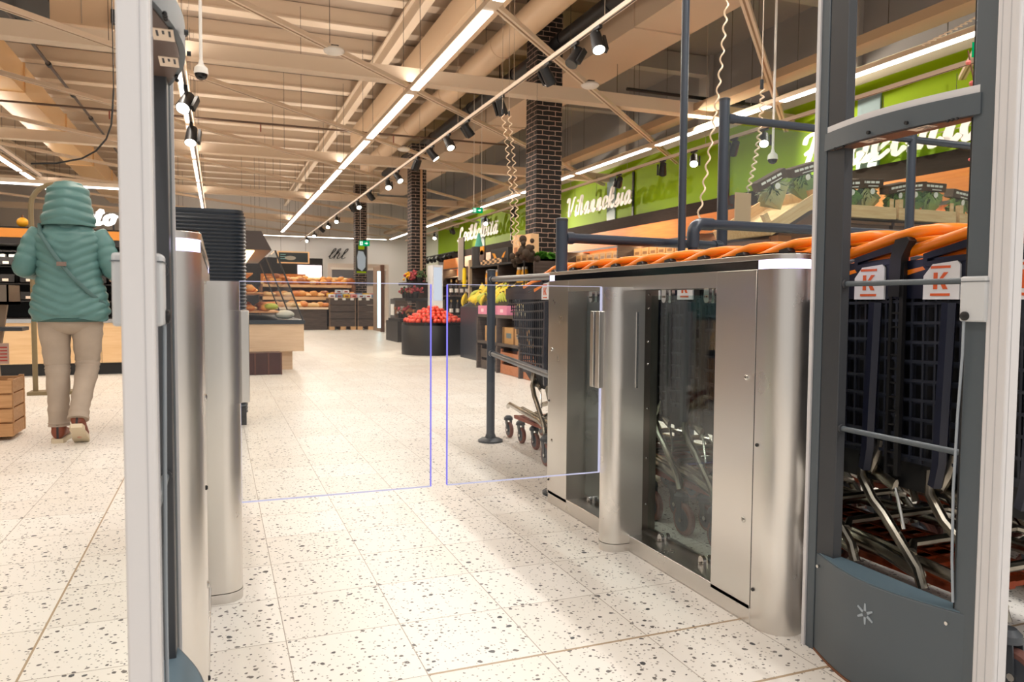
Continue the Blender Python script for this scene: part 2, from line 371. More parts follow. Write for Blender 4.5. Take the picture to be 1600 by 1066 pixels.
MB().cyl((-9, 15.5, 4.3), (6, 15.5, 4.3), .02, n=8).build('pipe_body', mat('brown_pipe', (96, 74, 60), .4), r)
for k in range(5): MB().cyl((-7+2.6*k, 15.5, 4.3), (-7+2.6*k, 15.5, 4.14), .012, n=8).build('sprinkler_head', mat('red_brown', (150, 70, 50), .4), r)
r = thing('cable_tray', 'long cream cable tray above the light row near the green wall', 'cable tray')
MB().box(7.42, 7.74, -2, 36, 4.08, 4.2).build('tray_body', mat('tan_tray', (196, 170, 140), .5), r); wires(r, [(7.6, y, 4.2) for y in range(4, 34, 3)], top=6)

# linear lights in rows
def make_linear():
    t = thing('linear_light', 'x', 'ceiling light')
    MB().box(-.075, .075, 0, 3.4, .0, .06).build('light_housing', mat('cream_metal', (214, 194, 170), .5), t)
    MB().box(-.055, .055, .1, 3.2, -.012, 0).build('light_diffuser', LED, t)
    for y in (.5, 2.9): MB().cyl((0, y, .06), (0, y, 1.8), .004, n=5).build('suspension_wire', mat('dark_wire'), t)
    return t
LIN = make_linear()
rows = [(2.62, 7.35, range(-2, 8), 'white linear light above the aisle', 'lights above the aisle'),
        (7.8, 5.85, range(-1, 9), 'white linear light along the green wall', 'lights along the green wall'),
        (-.42, 7.35, range(-1, 7), 'white linear light behind the left antenna', 'lights behind the left antenna'),
        (-4.3, 10.7, range(0, 6), 'white linear light left of the hooded person', 'lights at far left')]
first = True
NUM = ['first', 'second', 'third', 'fourth', 'fifth', 'sixth', 'seventh', 'eighth', 'ninth', 'tenth', 'eleventh', 'twelfth', 'thirteenth', 'fourteenth', 'fifteenth', 'sixteenth', 'seventeenth', 'eighteenth']
for x, y0, ks, lb0, gp in rows:
    for q, k in enumerate(ks):
        lb = lb0+', '+NUM[q]+' from the near end'
        if first: o = LIN; first = False; o.location = (x, y0+3.4*k, 3.87); o['label'] = lb; o['group'] = gp
        else: copy_tree(LIN, loc=(x, y0+3.4*k, 3.87), label=lb, group=gp)
for (x, n) in ((1.6, 1), (4.4, 1)):
    t = copy_tree(LIN, loc=(x, 36.3, 3.86), rotz=-PI/2, label='crosswise white light strip near the back wall, %s of the two' % ('left' if x < 2 else 'right'), group='crosswise lights at the back wall')
t = copy_tree(LIN, loc=(-4.2, 13.2, 2.6), rotz=-PI/2, label='crosswise white light strip over the chilled cabinet on the left', group='crosswise light over the cabinet')
t['group'] = 'light over the cabinet'
# diagonal rails
t0 = None
for k in range(-2, 9):
    yc = 7.42+3.4*k
    if t0 is None:
        t0 = thing('support_rail', 'cream diagonal support rail above the light rows, first from the near end', 'ceiling rail', group='diagonal support rails')
        a, b = -9, 9.45
        a -= 2.62; b -= 2.62; w = .03
        MB().prism([(a-w, a+w), (a+w, a-w), (b+w, b-w), (b-w, b+w)], -.026, .03).build('rail_body', BEIGE, t0); w = .008
        MB().prism([(a-w, a+w), (a+w, a-w), (b+w, b-w), (b-w, b+w)], -.029, -.026).build('rail_slot', mat('shadow_tan', (150, 122, 94), .6), t0)
        for x in (-7, -4.6, -1.2, 1.3, 4.4, 6): MB().cyl((x-2.62, x-2.62, .03), (x-2.62, x-2.62, 1.7), .004, n=5).build('suspension_wire', mat('dark_wire'), t0)
        t0.location = (2.62, yc, 3.962)
    else: copy_tree(t0, loc=(2.62, yc, 3.962), label='cream diagonal support rail above the light rows, '+NUM[k+2]+' from the near end')
for (x, y) in ((1.35, 9.5), (3.5, 15.0), (4.9, 9.6)):
    t = thing('rail_box', {1.35: 'small white detector box on a diagonal rail left of the aisle lights', 3.5: 'small white detector box on a rail beyond the aisle lights', 4.9: 'white junction box on a diagonal rail right of the spiral cord'}[x], 'detector')
    MB().ball((x, y, 3.93), (.13, .13, .05), 14, 8).build('detector_body', WH, t); MB().box(x-.05, x+.05, y-.05, y+.05, 3.95, 3.99).build('detector_mount', BLK, t)

# lighting tracks with spotlights
def track(x, z, y0, y1, label, top=5.68):
    t = thing('lighting_track', label, 'lighting track')
    MB().box(x-.022, x+.022, y0, y1, z, z+.045).build('track_body', mat('white_track', (226, 206, 186), .45), t)
    MB().box(x-.008, x+.008, y0, y1, z-.002, z).build('track_slot', mat('track_slot', (70, 62, 58), .5), t)
    wires(t, [(x, y, z+.045) for y in [y0+1.2+2.4*k for k in range(int((y1-y0)/2.4))]], top, r=.003, m=mat('light_wire', (190, 170, 150), .4)); return t
track(3.52, 3.6, 3, 36, 'long white lighting track with many spotlights right of the aisle lights')
track(7.07, 3.3, 1.5, 30, 'white lighting track in front of the green wall', 5.9)
track(-.36, 3.6, 4, 27, 'white lighting track behind the left antenna')
track(-3.0, 3.1, 7, 16, 'white lighting track above the chilled cabinet')
def make_spot(lit):
    t = thing('track_spotlight', 'x', 'spotlight')
    MB().box(-.018, .018, -.07, .07, -.03, 0).build('track_adapter', BLK, t)
    MB().cyl((0, 0, -.03), (0, 0, -.12), .012, n=8).build('spot_arm', BLK, t)
    h = MB().cyl((-.11, 0, -.15), (.1, 0, -.15), .055, .068, n=18).build('spot_head', BLK, t)
    MB().box(-.09, .09, .07, .1, -.19, -.13).build('driver_box', BLK, t)
    MB().cyl((.1, 0, -.15), (.103, 0, -.15), .058, n=18).build('spot_lens', emis('spot_lens_light', (255, 244, 226), 14) if lit else mat('lens_dark', (60, 56, 52), .2), t)
    return t
def aim(tr, yaw, pitch):
    """tilt head and lens about the arm's end"""
    for c in kids(tr):
        if c.name.startswith(('spot_head', 'spot_lens', 'driver_box')):
            p = Vector((0, 0, -.15)); R = Matrix.Rotation(yaw, 4, 'Z') @ Matrix.Rotation(pitch, 4, 'Y')
            c.matrix_basis = Matrix.Translation(p) @ R @ Matrix.Translation(-p)
SP = {}
def spot(x, y, z, yaw, pitch, label, group, lit=True, s=1.0):
    if lit not in SP: SP[lit] = make_spot(lit); o = SP[lit]; TREE[o.name] = kids(o); o.location = (x, y, z); o['label'] = label
    else: o = copy_tree(SP[lit], loc=(x, y, z), label=label)
    if group: o['group'] = group
    o.scale = (s, s, s); aim2.append((o, math.radians(yaw), math.radians(pitch)))
aim2 = []
lb = 'black spotlight on the aisle track'; gp = 'spotlights on the aisle track'
LAMPS = [(6.75, -95, 62), (7.25, 200, 55), (7.95, 20, 50), (9.45, 30, 62), (10.9, 10, 50), (11.9, -70, 55), (12.9, -20, 50), (14.0, 120, 60), (15.6, -60, 48), (16.6, -95, 50), (18.6, 20, 50), (20.4, -80, 50), (21.2, 30, 50), (24.4, -100, 45), (26.4, -100, 40), (28.0, 20, 40), (30.4, -100, 35), (33, -100, 35)]
for q, (y, a, p) in enumerate(LAMPS): spot(3.52, y, 3.6, a, p, ('lit ' if a < 0 else 'unlit ')+lb+', '+NUM[q]+' from the near end', gp, lit=a < 0)
for (y, a, p, l) in ((8.55, -130, 45, 'lit black spotlight above the second white dome camera'), (9.2, 70, 40, 'unlit black spotlight left of the one above the dome camera'),
        (10.2, -125, 45, 'lit black spotlight before the green wall, right of the thin pole'), (11.1, 60, 45, 'unlit black spotlight before the green wall, left of the thin pole'),
        (12.6, 70, 30, 'unlit black spotlight above the end of the wide left word on the green wall'), (15.6, 60, 30, 'unlit black spotlight close to the near brick column'),
        (18.0, 60, 30, 'unlit black spotlight just beyond the near brick column'), (20.2, -110, 45, 'lit black spotlight above the farthest word on the green wall'),
        (23.4, 60, 30, 'unlit black spotlight near the exit sign over the aisle'), (25.6, -110, 45, 'lit black spotlight farthest along the green wall'),
        (5.2, 60, 45, 'black spotlight over the right antenna header')):
    spot(7.07, y, 3.3, a, p, l, 'spotlights before the green wall', lit=a < 0)
for (y, a, p, l) in ((5.85, -100, 45, 'nearest large spotlight, lit, on the track behind the left antenna'), (7.6, 60, 60, 'unlit round spotlight below the nearest one behind the left antenna'), (10.6, -110, 45, 'lit spotlight third from the top behind the left antenna'), (12.7, -100, 60, 'lit spotlight just above the ribbed dark container')):
    spot(-.36, y, 3.6 if y > 6 else 3.6, a, p, l, 'spotlights behind the left antenna', lit=a < 0, s=1.35)
for (y, l) in ((8.6, 'lit spotlight left of the hooded head'), (11, 'smaller lit spotlight lower left of the hooded head')):
    spot(-3.0, y, 3.1, -80, 45, l, 'spotlights above the cabinet')
for k in range(8): spot(9.0, 34.5-k*.62, 2.9-.0*k, 20+40*(k % 2), 30, 'small black spotlight in the far row under the pale wall', 'far spotlights by the pale wall', lit=False, s=1.1)
for o, a, p in aim2: aim(o, a, p)
t = thing('lighting_track', 'short black track with small spotlights on the far pale wall', 'lighting track'); MB().box(8.98, 9.02, 29.6, 35, 2.9, 2.94).build('track_body', BLK, t); MB().box(9.0, 9.53, 30, 30.05, 2.9, 2.94).box(9.0, 9.53, 33.5, 33.55, 2.9, 2.94).build('track_bracket', BLK, t)

# real spot light output on the walls and displays
def spotlight(loc, tgt, power, ang=50, col=(1, .86, .68), size=.05):
    l = bpy.data.lights.new('spot_output', 'SPOT'); l.energy = power; l.spot_size = math.radians(ang); l.spot_blend = .6; l.color = col; l.shadow_soft_size = size
    o = bpy.data.objects.new('spot_output', l); COL.objects.link(o); o.location = loc
    o.rotation_euler = (Vector(tgt)-Vector(loc)).to_track_quat('-Z', 'Y').to_euler()
spotlight((7.07, 22.8, 3.1), (9.5, 17.2, 3.2), 800, 45); spotlight((7.07, 11.4, 3.75), (9.5, 8.4, 3.2), 560, 75)
spotlight((7.07, 31, 3.1), (9.5, 26.4, 3.2), 700, 50); spotlight((7.07, 14.2, 3.1), (9.0, 14.5, 1.6), 150, 80); spotlight((7.07, 9, 3.1), (9.0, 9, 1.6), 130, 80)
spotlight((3.52, 13, 3.4), (3.6, 12.3, .6), 190, 50); spotlight((3.52, 8, 3.4), (4.6, 9.5, 1), 150, 70)
spotlight((3.52, 20.4, 3.4), (3.2, 24, 1), 900, 55); spotlight((3.52, 26.4, 3.4), (3.0, 24.6, 1.2), 450, 70); spotlight((3.52, 6.6, 3.4), (4.8, 4.3, 1.6), 420, 50)
spotlight((-.36, 7.6, 3.4), (.6, 10.4, 1), 120, 50); spotlight((-3.0, 8.6, 2.9), (-1.6, 10.2, .7), 200, 80)

# dome cameras
def dome(loc, top, label):
    t = thing('dome_camera', label, 'camera', loc); x = 0
    MB().cyl((0, 0, .1), (0, 0, top-loc[2]), .012, n=10).build('camera_rod', WH, t)
    MB().lathe([(.013, .13), (.018, .11), (.02, .1), (.045, .075), (.05, .04), (.048, .03)], n=20).build('camera_housing', WH, t)
    MB().lathe([(.046, .03), (.042, .012), (.03, -.004), (.012, -.012)], n=20).build('camera_dome', BLKG, t)
dome((-.098, 6, 2.49), 5.68, 'white dome camera on a white rod right of the left antenna'); dome((5.07, 6, 2.26), 5.98, 'white dome camera on a white rod in front of the green wall')

# brick columns
def column(x, y, w, d, label, top=4.64):
    t = thing('brick_column', label, 'column', (x, y, 0)); MB().box(0, w, 0, d, 0, top).build('column_shaft', BRICK, t, smooth=0, bevel=.008)
    MB().box(-.02, w+.02, -.02, d+.02, 0, .12).build('column_plinth', BLK, t); return t
BRICK = bricks()
c1 = column(4.68, 10.98, .44, .44, 'near black brick column with pale mortar, right of the aisle', 5.98)
c2 = column(4.32, 17.7, .36, .44, 'middle black brick column, second from the camera')
MB().box(.2, .25, -.06, -.01, 0, 4.5).build('column_conduit', mat('tan_conduit', (190, 156, 124), .5), c2)
c3 = column(4.15, 24.6, .36, .4, 'farthest black brick column with a poster hung on it')
t = thing('hanging_poster', 'tall poster with pale blob and green trim on the farthest brick column', 'poster', (4.33, 24.602, 0))
MB().box(-.2, .2, -.03, 0, 1.75, 2.75).build('poster_frame', mat('grey_frame', (120, 116, 108), .5), t)
MB().box(-.17, .17, -.036, -.03, 1.79, 2.71).build('poster_sheet', mat('dark_sheet', (38, 42, 46), .5), t)
MB().prism([(-.12, 1.95), (.02, 1.85), (.13, 1.98), (.14, 2.3), (.06, 2.48), (-.1, 2.5), (-.14, 2.3)], -.04, -.036, 'y').build('poster_print', mat('pale_blue_print', (176, 200, 224), .5), t)
MB().box(-.1, .1, -.041, -.036, 2.55, 2.68).build('poster_trim', GREEN, t); MB().box(-.15, .15, -.041, -.036, 1.79, 1.84).build('poster_trim', GREEN, t)

# exit signs
def exit_sign(loc, rz, s, label, top):
    t = thing('exit_sign', label, 'exit sign', loc, rz); gr = emis('exit_green', (0, 150, 90), .9); w = emis('exit_white', (235, 255, 245), 1.1)
    MB().box(-.16*s, .16*s, -.02, .02, -.08*s, .08*s).build('sign_box', gr, t)
    m = MB().box(-.13*s, -.05*s, -.024, -.02, -.055*s, .055*s); m.build('door_symbol', w, t)
    g = MB().ball((-.085*s, -.027, .03*s), (.012*s, .003, .012*s), 8, 6).tube([(-.085*s, -.027, .015*s), (-.09*s, -.027, -.015*s), (-.075*s, -.027, -.045*s)], .008*s, 6).tube([(-.11*s, -.027, 0), (-.085*s, -.027, .01*s), (-.065*s, -.027, -.005*s)], .006*s, 6); g.build('runner_symbol', gr, t)
    MB().prism([(.01*s, -.012*s), (.06*s, -.012*s), (.06*s, -.04*s), (.11*s, 0), (.06*s, .04*s), (.06*s, .012*s), (.01*s, .012*s)], -.024, -.02, 'y').build('arrow_symbol', w, t)
    for x in (-.12*s, .12*s): MB().cyl((x, 0, .08*s), (x, 0, top-loc[2]), .005, n=6).build('sign_hanger', WH, t)
exit_sign((4.73, 14, 2.66), -.3, .62, 'green exit sign hanging between the brick columns', 5.98)
exit_sign((3.75, 20.8, 2.46), -.2, .9, 'green exit sign beyond the farthest brick column', 5.98)
exit_sign((6.6, 4.95, 3.24), -.95, .8, 'green exit sign at upper right behind the right antenna', 5.98)
# ------------------------------------------------------------------ entrance gates (lx = distance from the face the aisle sees)
def gate(mirror, label):
    ox = -.03 if mirror else 1.345
    t = thing('entrance_gate', label, 'entrance gate', (ox, 0, 0))
    T = Matrix.Scale(-1, 4, (1, 0, 0)) if mirror else Matrix.Identity(4)
    def M():
        m = MB(); m.T = T; return m
    def stadium(y1, inset=0, ye=1.605, w=.13):
        a = [(x, y) for x, y in arc(.065, ye, .065-inset, 180, 360, 16)]
        return [(inset, y1)]+a+[(w-inset, y1)]
    def far(y0, inset=0):
        return [(inset, y0)]+[(inset, 3.0-inset)]+arc(.03, 3.0-inset, .03-inset, 180, 90, 5)+arc(.10, 3.0-inset, .03-inset, 90, 0, 5)+[(.16-inset, y0)]
    M().prism(stadium(1.638), 0, .972).build('end_column', STEEL, t)
    M().box(0, .13, 1.6385, 1.6415, .045, .97).build('panel_gap', BLK, t)
    M().box(0, .13, 1.642, 1.818, .04, .972).build('service_panel', STEEL, t, bevel=.002)
    M().box(.001, .129, 1.818, 2.81, .925, .972).build('top_beam', STEEL, t)
    M().prism(far(2.81), .04, .972).build('far_panel', STEEL, t)
    M().box(0, .13, 1.64, 3.0, 0, .055).build('base_plinth', STEEL, t, bevel=.003)
    M().prism(stadium(1.64, .003), .9725, .9955).build('light_ring', RING, t)
    M().box(.004, .126, 1.64, 2.955, .9725, .9955).build('black_strip', BLKG, t)
    M().prism(far(2.955, .003), .9725, .9955).build('light_ring', RING, t)
    pl = [(0, 3.0)]+[(x, y) for x, y in arc(.065, 1.605, .065, 180, 360, 16)]+[(.13, 3.0)]+arc(.10, 3.0, .03, 0, 90, 4)+arc(.03, 3.0, .03, 90, 180, 4)
    M().prism(pl, .996, 1.010).build('top_plate', STEEL, t, bevel=.001)
    M().prism(stadium(1.80, .004), 1.0102, 1.0135).build('reader_cover', BLKG, t)
    # rotor column
    def dshape(r, x1): return [(x1, 2.34+r)]+arc(-.035, 2.34, r, 90, 270, 14)+[(x1, 2.34-r)]
    M().prism(dshape(.052, .05), .03, .934).build('rotor_column', STEEL, t)
    M().prism(dshape(.053, .05), 0, .028).build('rotor_foot', STEEL, t)
    M().box(.05, .13, 2.33, 2.45, .055, .925).build('frame_post', STEELD, t)
    M().box(.047, .05, 2.33, 2.333, .06, .92).build('post_edge', STEEL, t)
    m = M()
    for z in (.15, .32, .5, .66, .74, .86, .91): m.lathe([(.004, 0), (.004, .003), (.002, .004)], n=8, T=Matrix.Translation((.09, 2.33, z)) @ Matrix.Rotation(PI/2, 4, 'X'))
    m.build('rivet_row', CHROME, t)
    M().prism(dshape(.058, .012), .58, .85).build('rotor_sleeve', STEEL, t)
    M().box(.012, .02, 2.279, 2.285, .582, .848).build('sleeve_lip', CHROME, t)
    M().box(-.112, -.062, 2.325, 2.352, .58, .85).build('glass_clamp', STEEL, t, bevel=.002)
    M().box(-.112, -.09, 2.368, 2.392, .58, .85).build('glass_clamp', STEEL, t, bevel=.002)
    # wing of clear glass with lit edges
    x0, x1, z0, z1, ya, yb = -.088, -.668 if mirror else -.65, .276, .935, 2.354, 2.366
    M().box(x1, x0, ya, yb, z0, z1).build('glass_wing', GLASS, t)
    e = .0022
    M().box(x1-e, x1, ya, yb, z0, z1).build('lit_edge', EDGE, t); M().box(x0, x0+e, ya, yb, z0, z1).build('lit_edge', EDGEW, t)
    M().box(x1, x0, ya, yb, z1, z1+e*.8).build('lit_edge', EDGEW, t); M().box(x1, x0, ya, yb, z0-e*.8, z0).build('lit_edge', EDGEW, t)
    # glass infill and clamps
    for (a, b, cl) in ((1.825, 2.30, (1.96, 2.2)), (2.47, 2.80, (2.53, 2.74))):
        M().box(.082, .090, a, b, .07, .905).build('infill_glass', GLASSG, t)
        for y in cl:
            for z, up in ((.905, 1), (.055, -1)):
                m = M(); 
                for xx in (.068, .092):
                    m.prism([(y-.013, z+up*.02), (y-.013, z-up*.012)]+[(y-.013*math.cos(a_), z-up*(.012+.013*math.sin(a_))) for a_ in (PI/6, PI/3, PI/2, PI*2/3, PI*5/6)]+[(y+.013, z-up*.012), (y+.013, z+up*.02)], xx, xx+.012, 'x')
                c = m.build('infill_clamp', CHROME, t); M().lathe([(.004, 0), (.004, .003)], n=8, T=Matrix.Translation((.066, y, z-up*.004)) @ Matrix.Rotation(-PI/2, 4, 'Y')).build('clamp_screw', STEELD, c)
    def bolt(y, z, r=.008, mt=CHROME):
        p = M().lathe([(r, -.001), (r, .003), (r*.6, .005)], n=14, T=Matrix.Translation((0, y, z)) @ Matrix.Rotation(-PI/2, 4, 'Y')).build('panel_bolt' if mt is CHROME else 'screw_hole', mt, t)
        if mt is CHROME: M().lathe([(r*.35, 0), (r*.35, .0055)], n=6, T=Matrix.Translation((0, y, z)) @ Matrix.Rotation(-PI/2, 4, 'Y')).build('bolt_socket', STEELD, p)
    for y, z in ((1.674, .678), (1.673, .283), (2.965, .676), (2.955, .279)): bolt(y, z)
    for y, z in ((1.625, .50), (1.628, .103), (2.99, .45), (2.99, .1)): bolt(y, z, .005, BLK)
    return t
gR = gate(False, 'brushed steel entrance gate with glass wing on the right, beside the trolleys')
gL = gate(True, 'brushed steel entrance gate with glass wing on the left, mostly behind the antenna')
# dark glossy reader pillar standing at the left gate's end
t = thing('reader_pillar', 'dark glossy half-round reader with a blue light at the left gate', 'card reader', (-.12, 3.16, 0))
MB().lathe([(.075, 0), (.075, 1.02), (.07, 1.03), (.066, 1.03)], n=28).build('reader_body', mat('dark_blue_gloss', (20, 28, 56), .12), t)
MB().ball((.045, -.062, .93), (.006, .006, .012), 10, 8).build('status_light', emis('blue_led', (40, 60, 255), 12), t)

# ------------------------------------------------------------------ antennas
def antenna(mirror, label):
    t = thing('security_antenna', label, 'security antenna', (1.413 if not mirror else -.089, 1.24, 0))
    T = (Matrix.Scale(-1, 4, (1, 0, 0)) if mirror else Matrix.Identity(4)) @ Matrix.Translation((-1.413, -1.24, 0))
    def M():
        m = MB(); m.T = T; return m
    m = M().box(1.395, 1.431, .985, 1.03, 0, 1.85)
    m.build('white_cover', WHITEALU, t, bevel=.003)
    g = M()
    for y in (1.002, 1.019): g.box(1.3942, 1.395, y, y+.0012, 0, 1.85)
    for x in (1.405,): g.box(x, x+.0008, .9842, .985, 0, 1.85)
    g.build('cover_groove', mat('groove_grey', (182, 181, 184), .5), t)
    M().box(1.401, 1.427, 1.031, 1.078, 0, 1.85).build('near_post', ANTH, t, bevel=.002)
    M().box(1.404, 1.424, 1.079, 1.083, 0, 1.85).build('post_channel', BLK, t)
    M().box(1.395, 1.431, 1.489, 1.499, 0, 1.85).build('white_cover', WHITEALU, t)
    M().box(1.399, 1.428, 1.462, 1.488, 0, 1.85).build('far_post', ANTH, t, bevel=.002)
    M().box(1.401, 1.428, 1.405, 1.461, 0, 1.85).build('inner_post', ANTHD, t, bevel=.002)
    M().box(1.397, 1.429, .985, 1.499, 1.85, 1.88).build('top_cap', ANTH, t)
    for z in (.929, .577):
        M().cyl((1.413, 1.078, z), (1.413, 1.43, z), .0065, n=12).build('cross_bar', ANTH, t)
        M().cyl((1.413, 1.404, z), (1.413, 1.398, z), .011, n=12).build('bar_collar', ANTHD, t)
    # curved header
    def bow(b, x0, y0=1.06, y1=1.468, n=14, dy=0): return [(x0-b*math.sin(PI*(.12+.76*i/n))+b*math.sin(PI*.12), y0+(y1-y0)*i/n) for i in range(n+1)]
    back = [(1.432, 1.468), (1.432, 1.06)]
    M().prism(bow(.05, 1.398)+back, 1.256, 1.298).build('header_body', ANTH, t)
    M().prism(bow(.045, 1.402)+back, 1.2985, 1.314).build('header_lid', WHITEALU, t)
    M().prism(bow(.042, 1.402, 1.075, 1.455)+[(1.43, 1.455), (1.43, 1.075)], 1.2535, 1.256).build('header_underside', mat('header_underside', (92, 74, 66), .4), t)  # brown tint stands in for a coppery reflection on the underside
    for y in (1.16, 1.29):
        M().box(1.378, 1.406, y, y+.05, 1.2525, 1.2535).build('type_label', mat('label_cream', (226, 206, 186), .6), t)
        g = M()
        for k in range(3): g.box(1.382+.008*k, 1.385+.008*k, y+.006, y+.03-.01*(k % 2), 1.2520, 1.2525)
        g.build('label_print', ANTHD, t)
    for y in (1.1, 1.11, 1.12, 1.395, 1.42): M().ball((1.385, y, 1.2535), .0035, 8, 6).build('screw', BLK, t)
    for y, x in ((1.2, 1.3655), (1.3, 1.3655)): M().cyl((x, y, 1.265), (x-.006, y, 1.265), .004, n=10).build('indicator_stud', BLK, t)
    # base cover
    p = [(1.402-.052*math.sin(PI*(i/16)), 1.052+(1.462-1.052)*i/16) for i in range(17)]
    M().prism(p+[(1.432, 1.462), (1.432, 1.052)], .006, .252).build('base_cover', ANTH, t, bevel=.002)
    M().prism([(x+.004, y) for x, y in p]+[(1.43, 1.46), (1.43, 1.054)], .2522, .2545).build('base_lid', mat('blue_grey_lid', (92, 112, 124), .35), t)
    M().prism([(x-.001, y) for x, y in p]+[(1.434, 1.463), (1.434, 1.05)], 0, .006).build('base_edge', mat('rusty_edge', (120, 76, 50), .7), t)
    m = M(); 
    for k in range(6):
        a = PI*k/3+.5; c, s_ = math.cos(a), math.sin(a); yc, zc, r0, r1 = 1.255, .182, .007, .024
        w = .0032
        m.prism([(yc+c*r0-s_*w, zc+s_*r0+c*w), (yc+c*r0+s_*w, zc+s_*r0-c*w), (yc+c*r1+s_*w*.6, zc+s_*r1-c*w*.6), (yc+c*r1-s_*w*.6, zc+s_*r1+c*w*.6)], 1.3488, 1.3505, 'x')
    m.build('star_emblem', mat('emblem_grey', (150, 160, 168), .3), t)
    for y, z in ((1.44, .225), (1.083, .225)): M().cyl((1.394-.0, y, z), (1.385, y, z), .004, n=10).build('screw', CHROME, t)
    b = M().box(1.388, 1.445, 1.026, 1.082, .847, .937).build('sensor_box', mat('light_grey_plastic', (196, 198, 200), .45), t, bevel=.004)
    M().box(1.387, 1.446, 1.025, 1.083, .926, .9275).build('lid_seam', ANTH, b)
    M().lathe([(.009, 0), (.009, .004), (.005, .006)], n=16, T=Matrix.Translation((1.388, 1.068, .858)) @ Matrix.Rotation(-PI/2, 4, 'Y')).build('box_button', BLK, b)
    M().tube([(1.39, 1.072, .848), (1.391, 1.073, .78), (1.393, 1.08, .66), (1.395, 1.085, .5), (1.395, 1.082, .36), (1.397, 1.078, .27)], .0028, 8).build('sensor_cable', mat('grey_cable', (150, 158, 166), .4), t)
    return t
antenna(False, 'tall anthracite and white security antenna on the right, framing the trolleys')
antenna(True, 'anthracite and white security antenna on the left, seen edge-on')

# ------------------------------------------------------------------ tubular rails
def post(t, x, y, top, r=.0265, flange=True, bottom=0, name='rail_post', capped=True):
    o = MB().cyl((x, y, bottom), (x, y, top), r, n=20).build(name, TUBE, t)
    if capped: MB().lathe([(r+.0008, top-.012), (r+.0008, top), (r*.8, top+.003)], (x, y, 0), 20).build('post_cap', ANTHD, o)
    if flange: MB().lathe([(.078, 0), (.078, .012), (.06, .022), (.035, .028), (r+.002, .05)], (x, y, 0), 28).build('post_flange', mat('dark_flange', (44, 52, 60), .4), o)
def rail(t, a, b, r=.018, sock=True, name='rail_bar'):
    o = MB().cyl(a, b, r, n=16).build(name, TUBE, t)
    if sock:
        d = (Vector(b)-Vector(a)).normalized()
        for p, s_ in ((Vector(a), 1), (Vector(b), -1)): MB().cyl(p+d*s_*.018, p+d*s_*.06, r*1.25, n=16).build('rail_socket', TUBE, o)
g = thing('guard_rail', 'dark blue-grey guard rail with round floor flange beside the trolleys', 'guard rail')
post(g, 1.585, 4.42, 1.078); post(g, 1.449, 3.1, 1.257, .027)
rail(g, (1.585, 4.42, 1.02), (1.449, 3.1, 1.0)); rail(g, (1.585, 4.42, .56), (1.449, 3.1, .53))
rail(g, (1.449, 3.1, 1.172), (2.49, 3.33, 1.185), .0225)
g = thing('guard_rail', 'blue-grey guard rail with elbow bend, above the right gate', 'guard rail')
pts = [(2.2, 3.17, 0), (2.2, 3.17, 1.225)]+[(2.2+.05*(1-math.cos(a)), 3.17, 1.225+.05*math.sin(a)) for a in (PI/8, PI/4, 3*PI/8)]+[(2.25, 3.17, 1.275), (4.6, 3.17, 1.275)]
MB().tube(pts, .0245, 20).build('bent_rail', TUBE, g)
MB().tube([(2.2, 3.17, 1.155)]+pts[1:-1]+[(2.31, 3.17, 1.275)], .031, 20).build('elbow_fitting', TUBE, g)
MB().lathe([(.075, 0), (.075, .012), (.03, .04)], (2.2, 3.17, 0), 24).build('post_flange', ANTHD, g)
MB().cyl((4.6, 3.17, 0), (4.6, 3.17, 1.275), .0245, n=16).build('rail_post', TUBE, g)
g = thing('floor_pole', 'thin blue-grey pole rising from behind the right gate to the ceiling', 'pole')
MB().cyl((2.1, 3.12, 0), (2.1, 3.12, 5.68), .0185, n=16).build('pole_shaft', TUBE, g); MB().lathe([(.06, 0), (.06, .01), (.02, .03)], (2.1, 3.12, 0), 20).build('pole_foot', ANTHD, g)
g = thing('glass_partition', 'glass partition on dark posts between trolleys and herb display', 'partition')
for x in (2.53, 3.89, 5.25, 6.6): post(g, x, 3.38, 1.97 if x < 3 else 1.945, .029 if x < 3 else .026)
rail(g, (2.53, 3.38, 1.87), (6.6, 3.38, 1.87), .021)
for x in (2.56, 3.92, 5.28): MB().box(x, x+1.3, 3.376, 3.384, .15, 1.84).build('glass_pane', GLASSG, g)

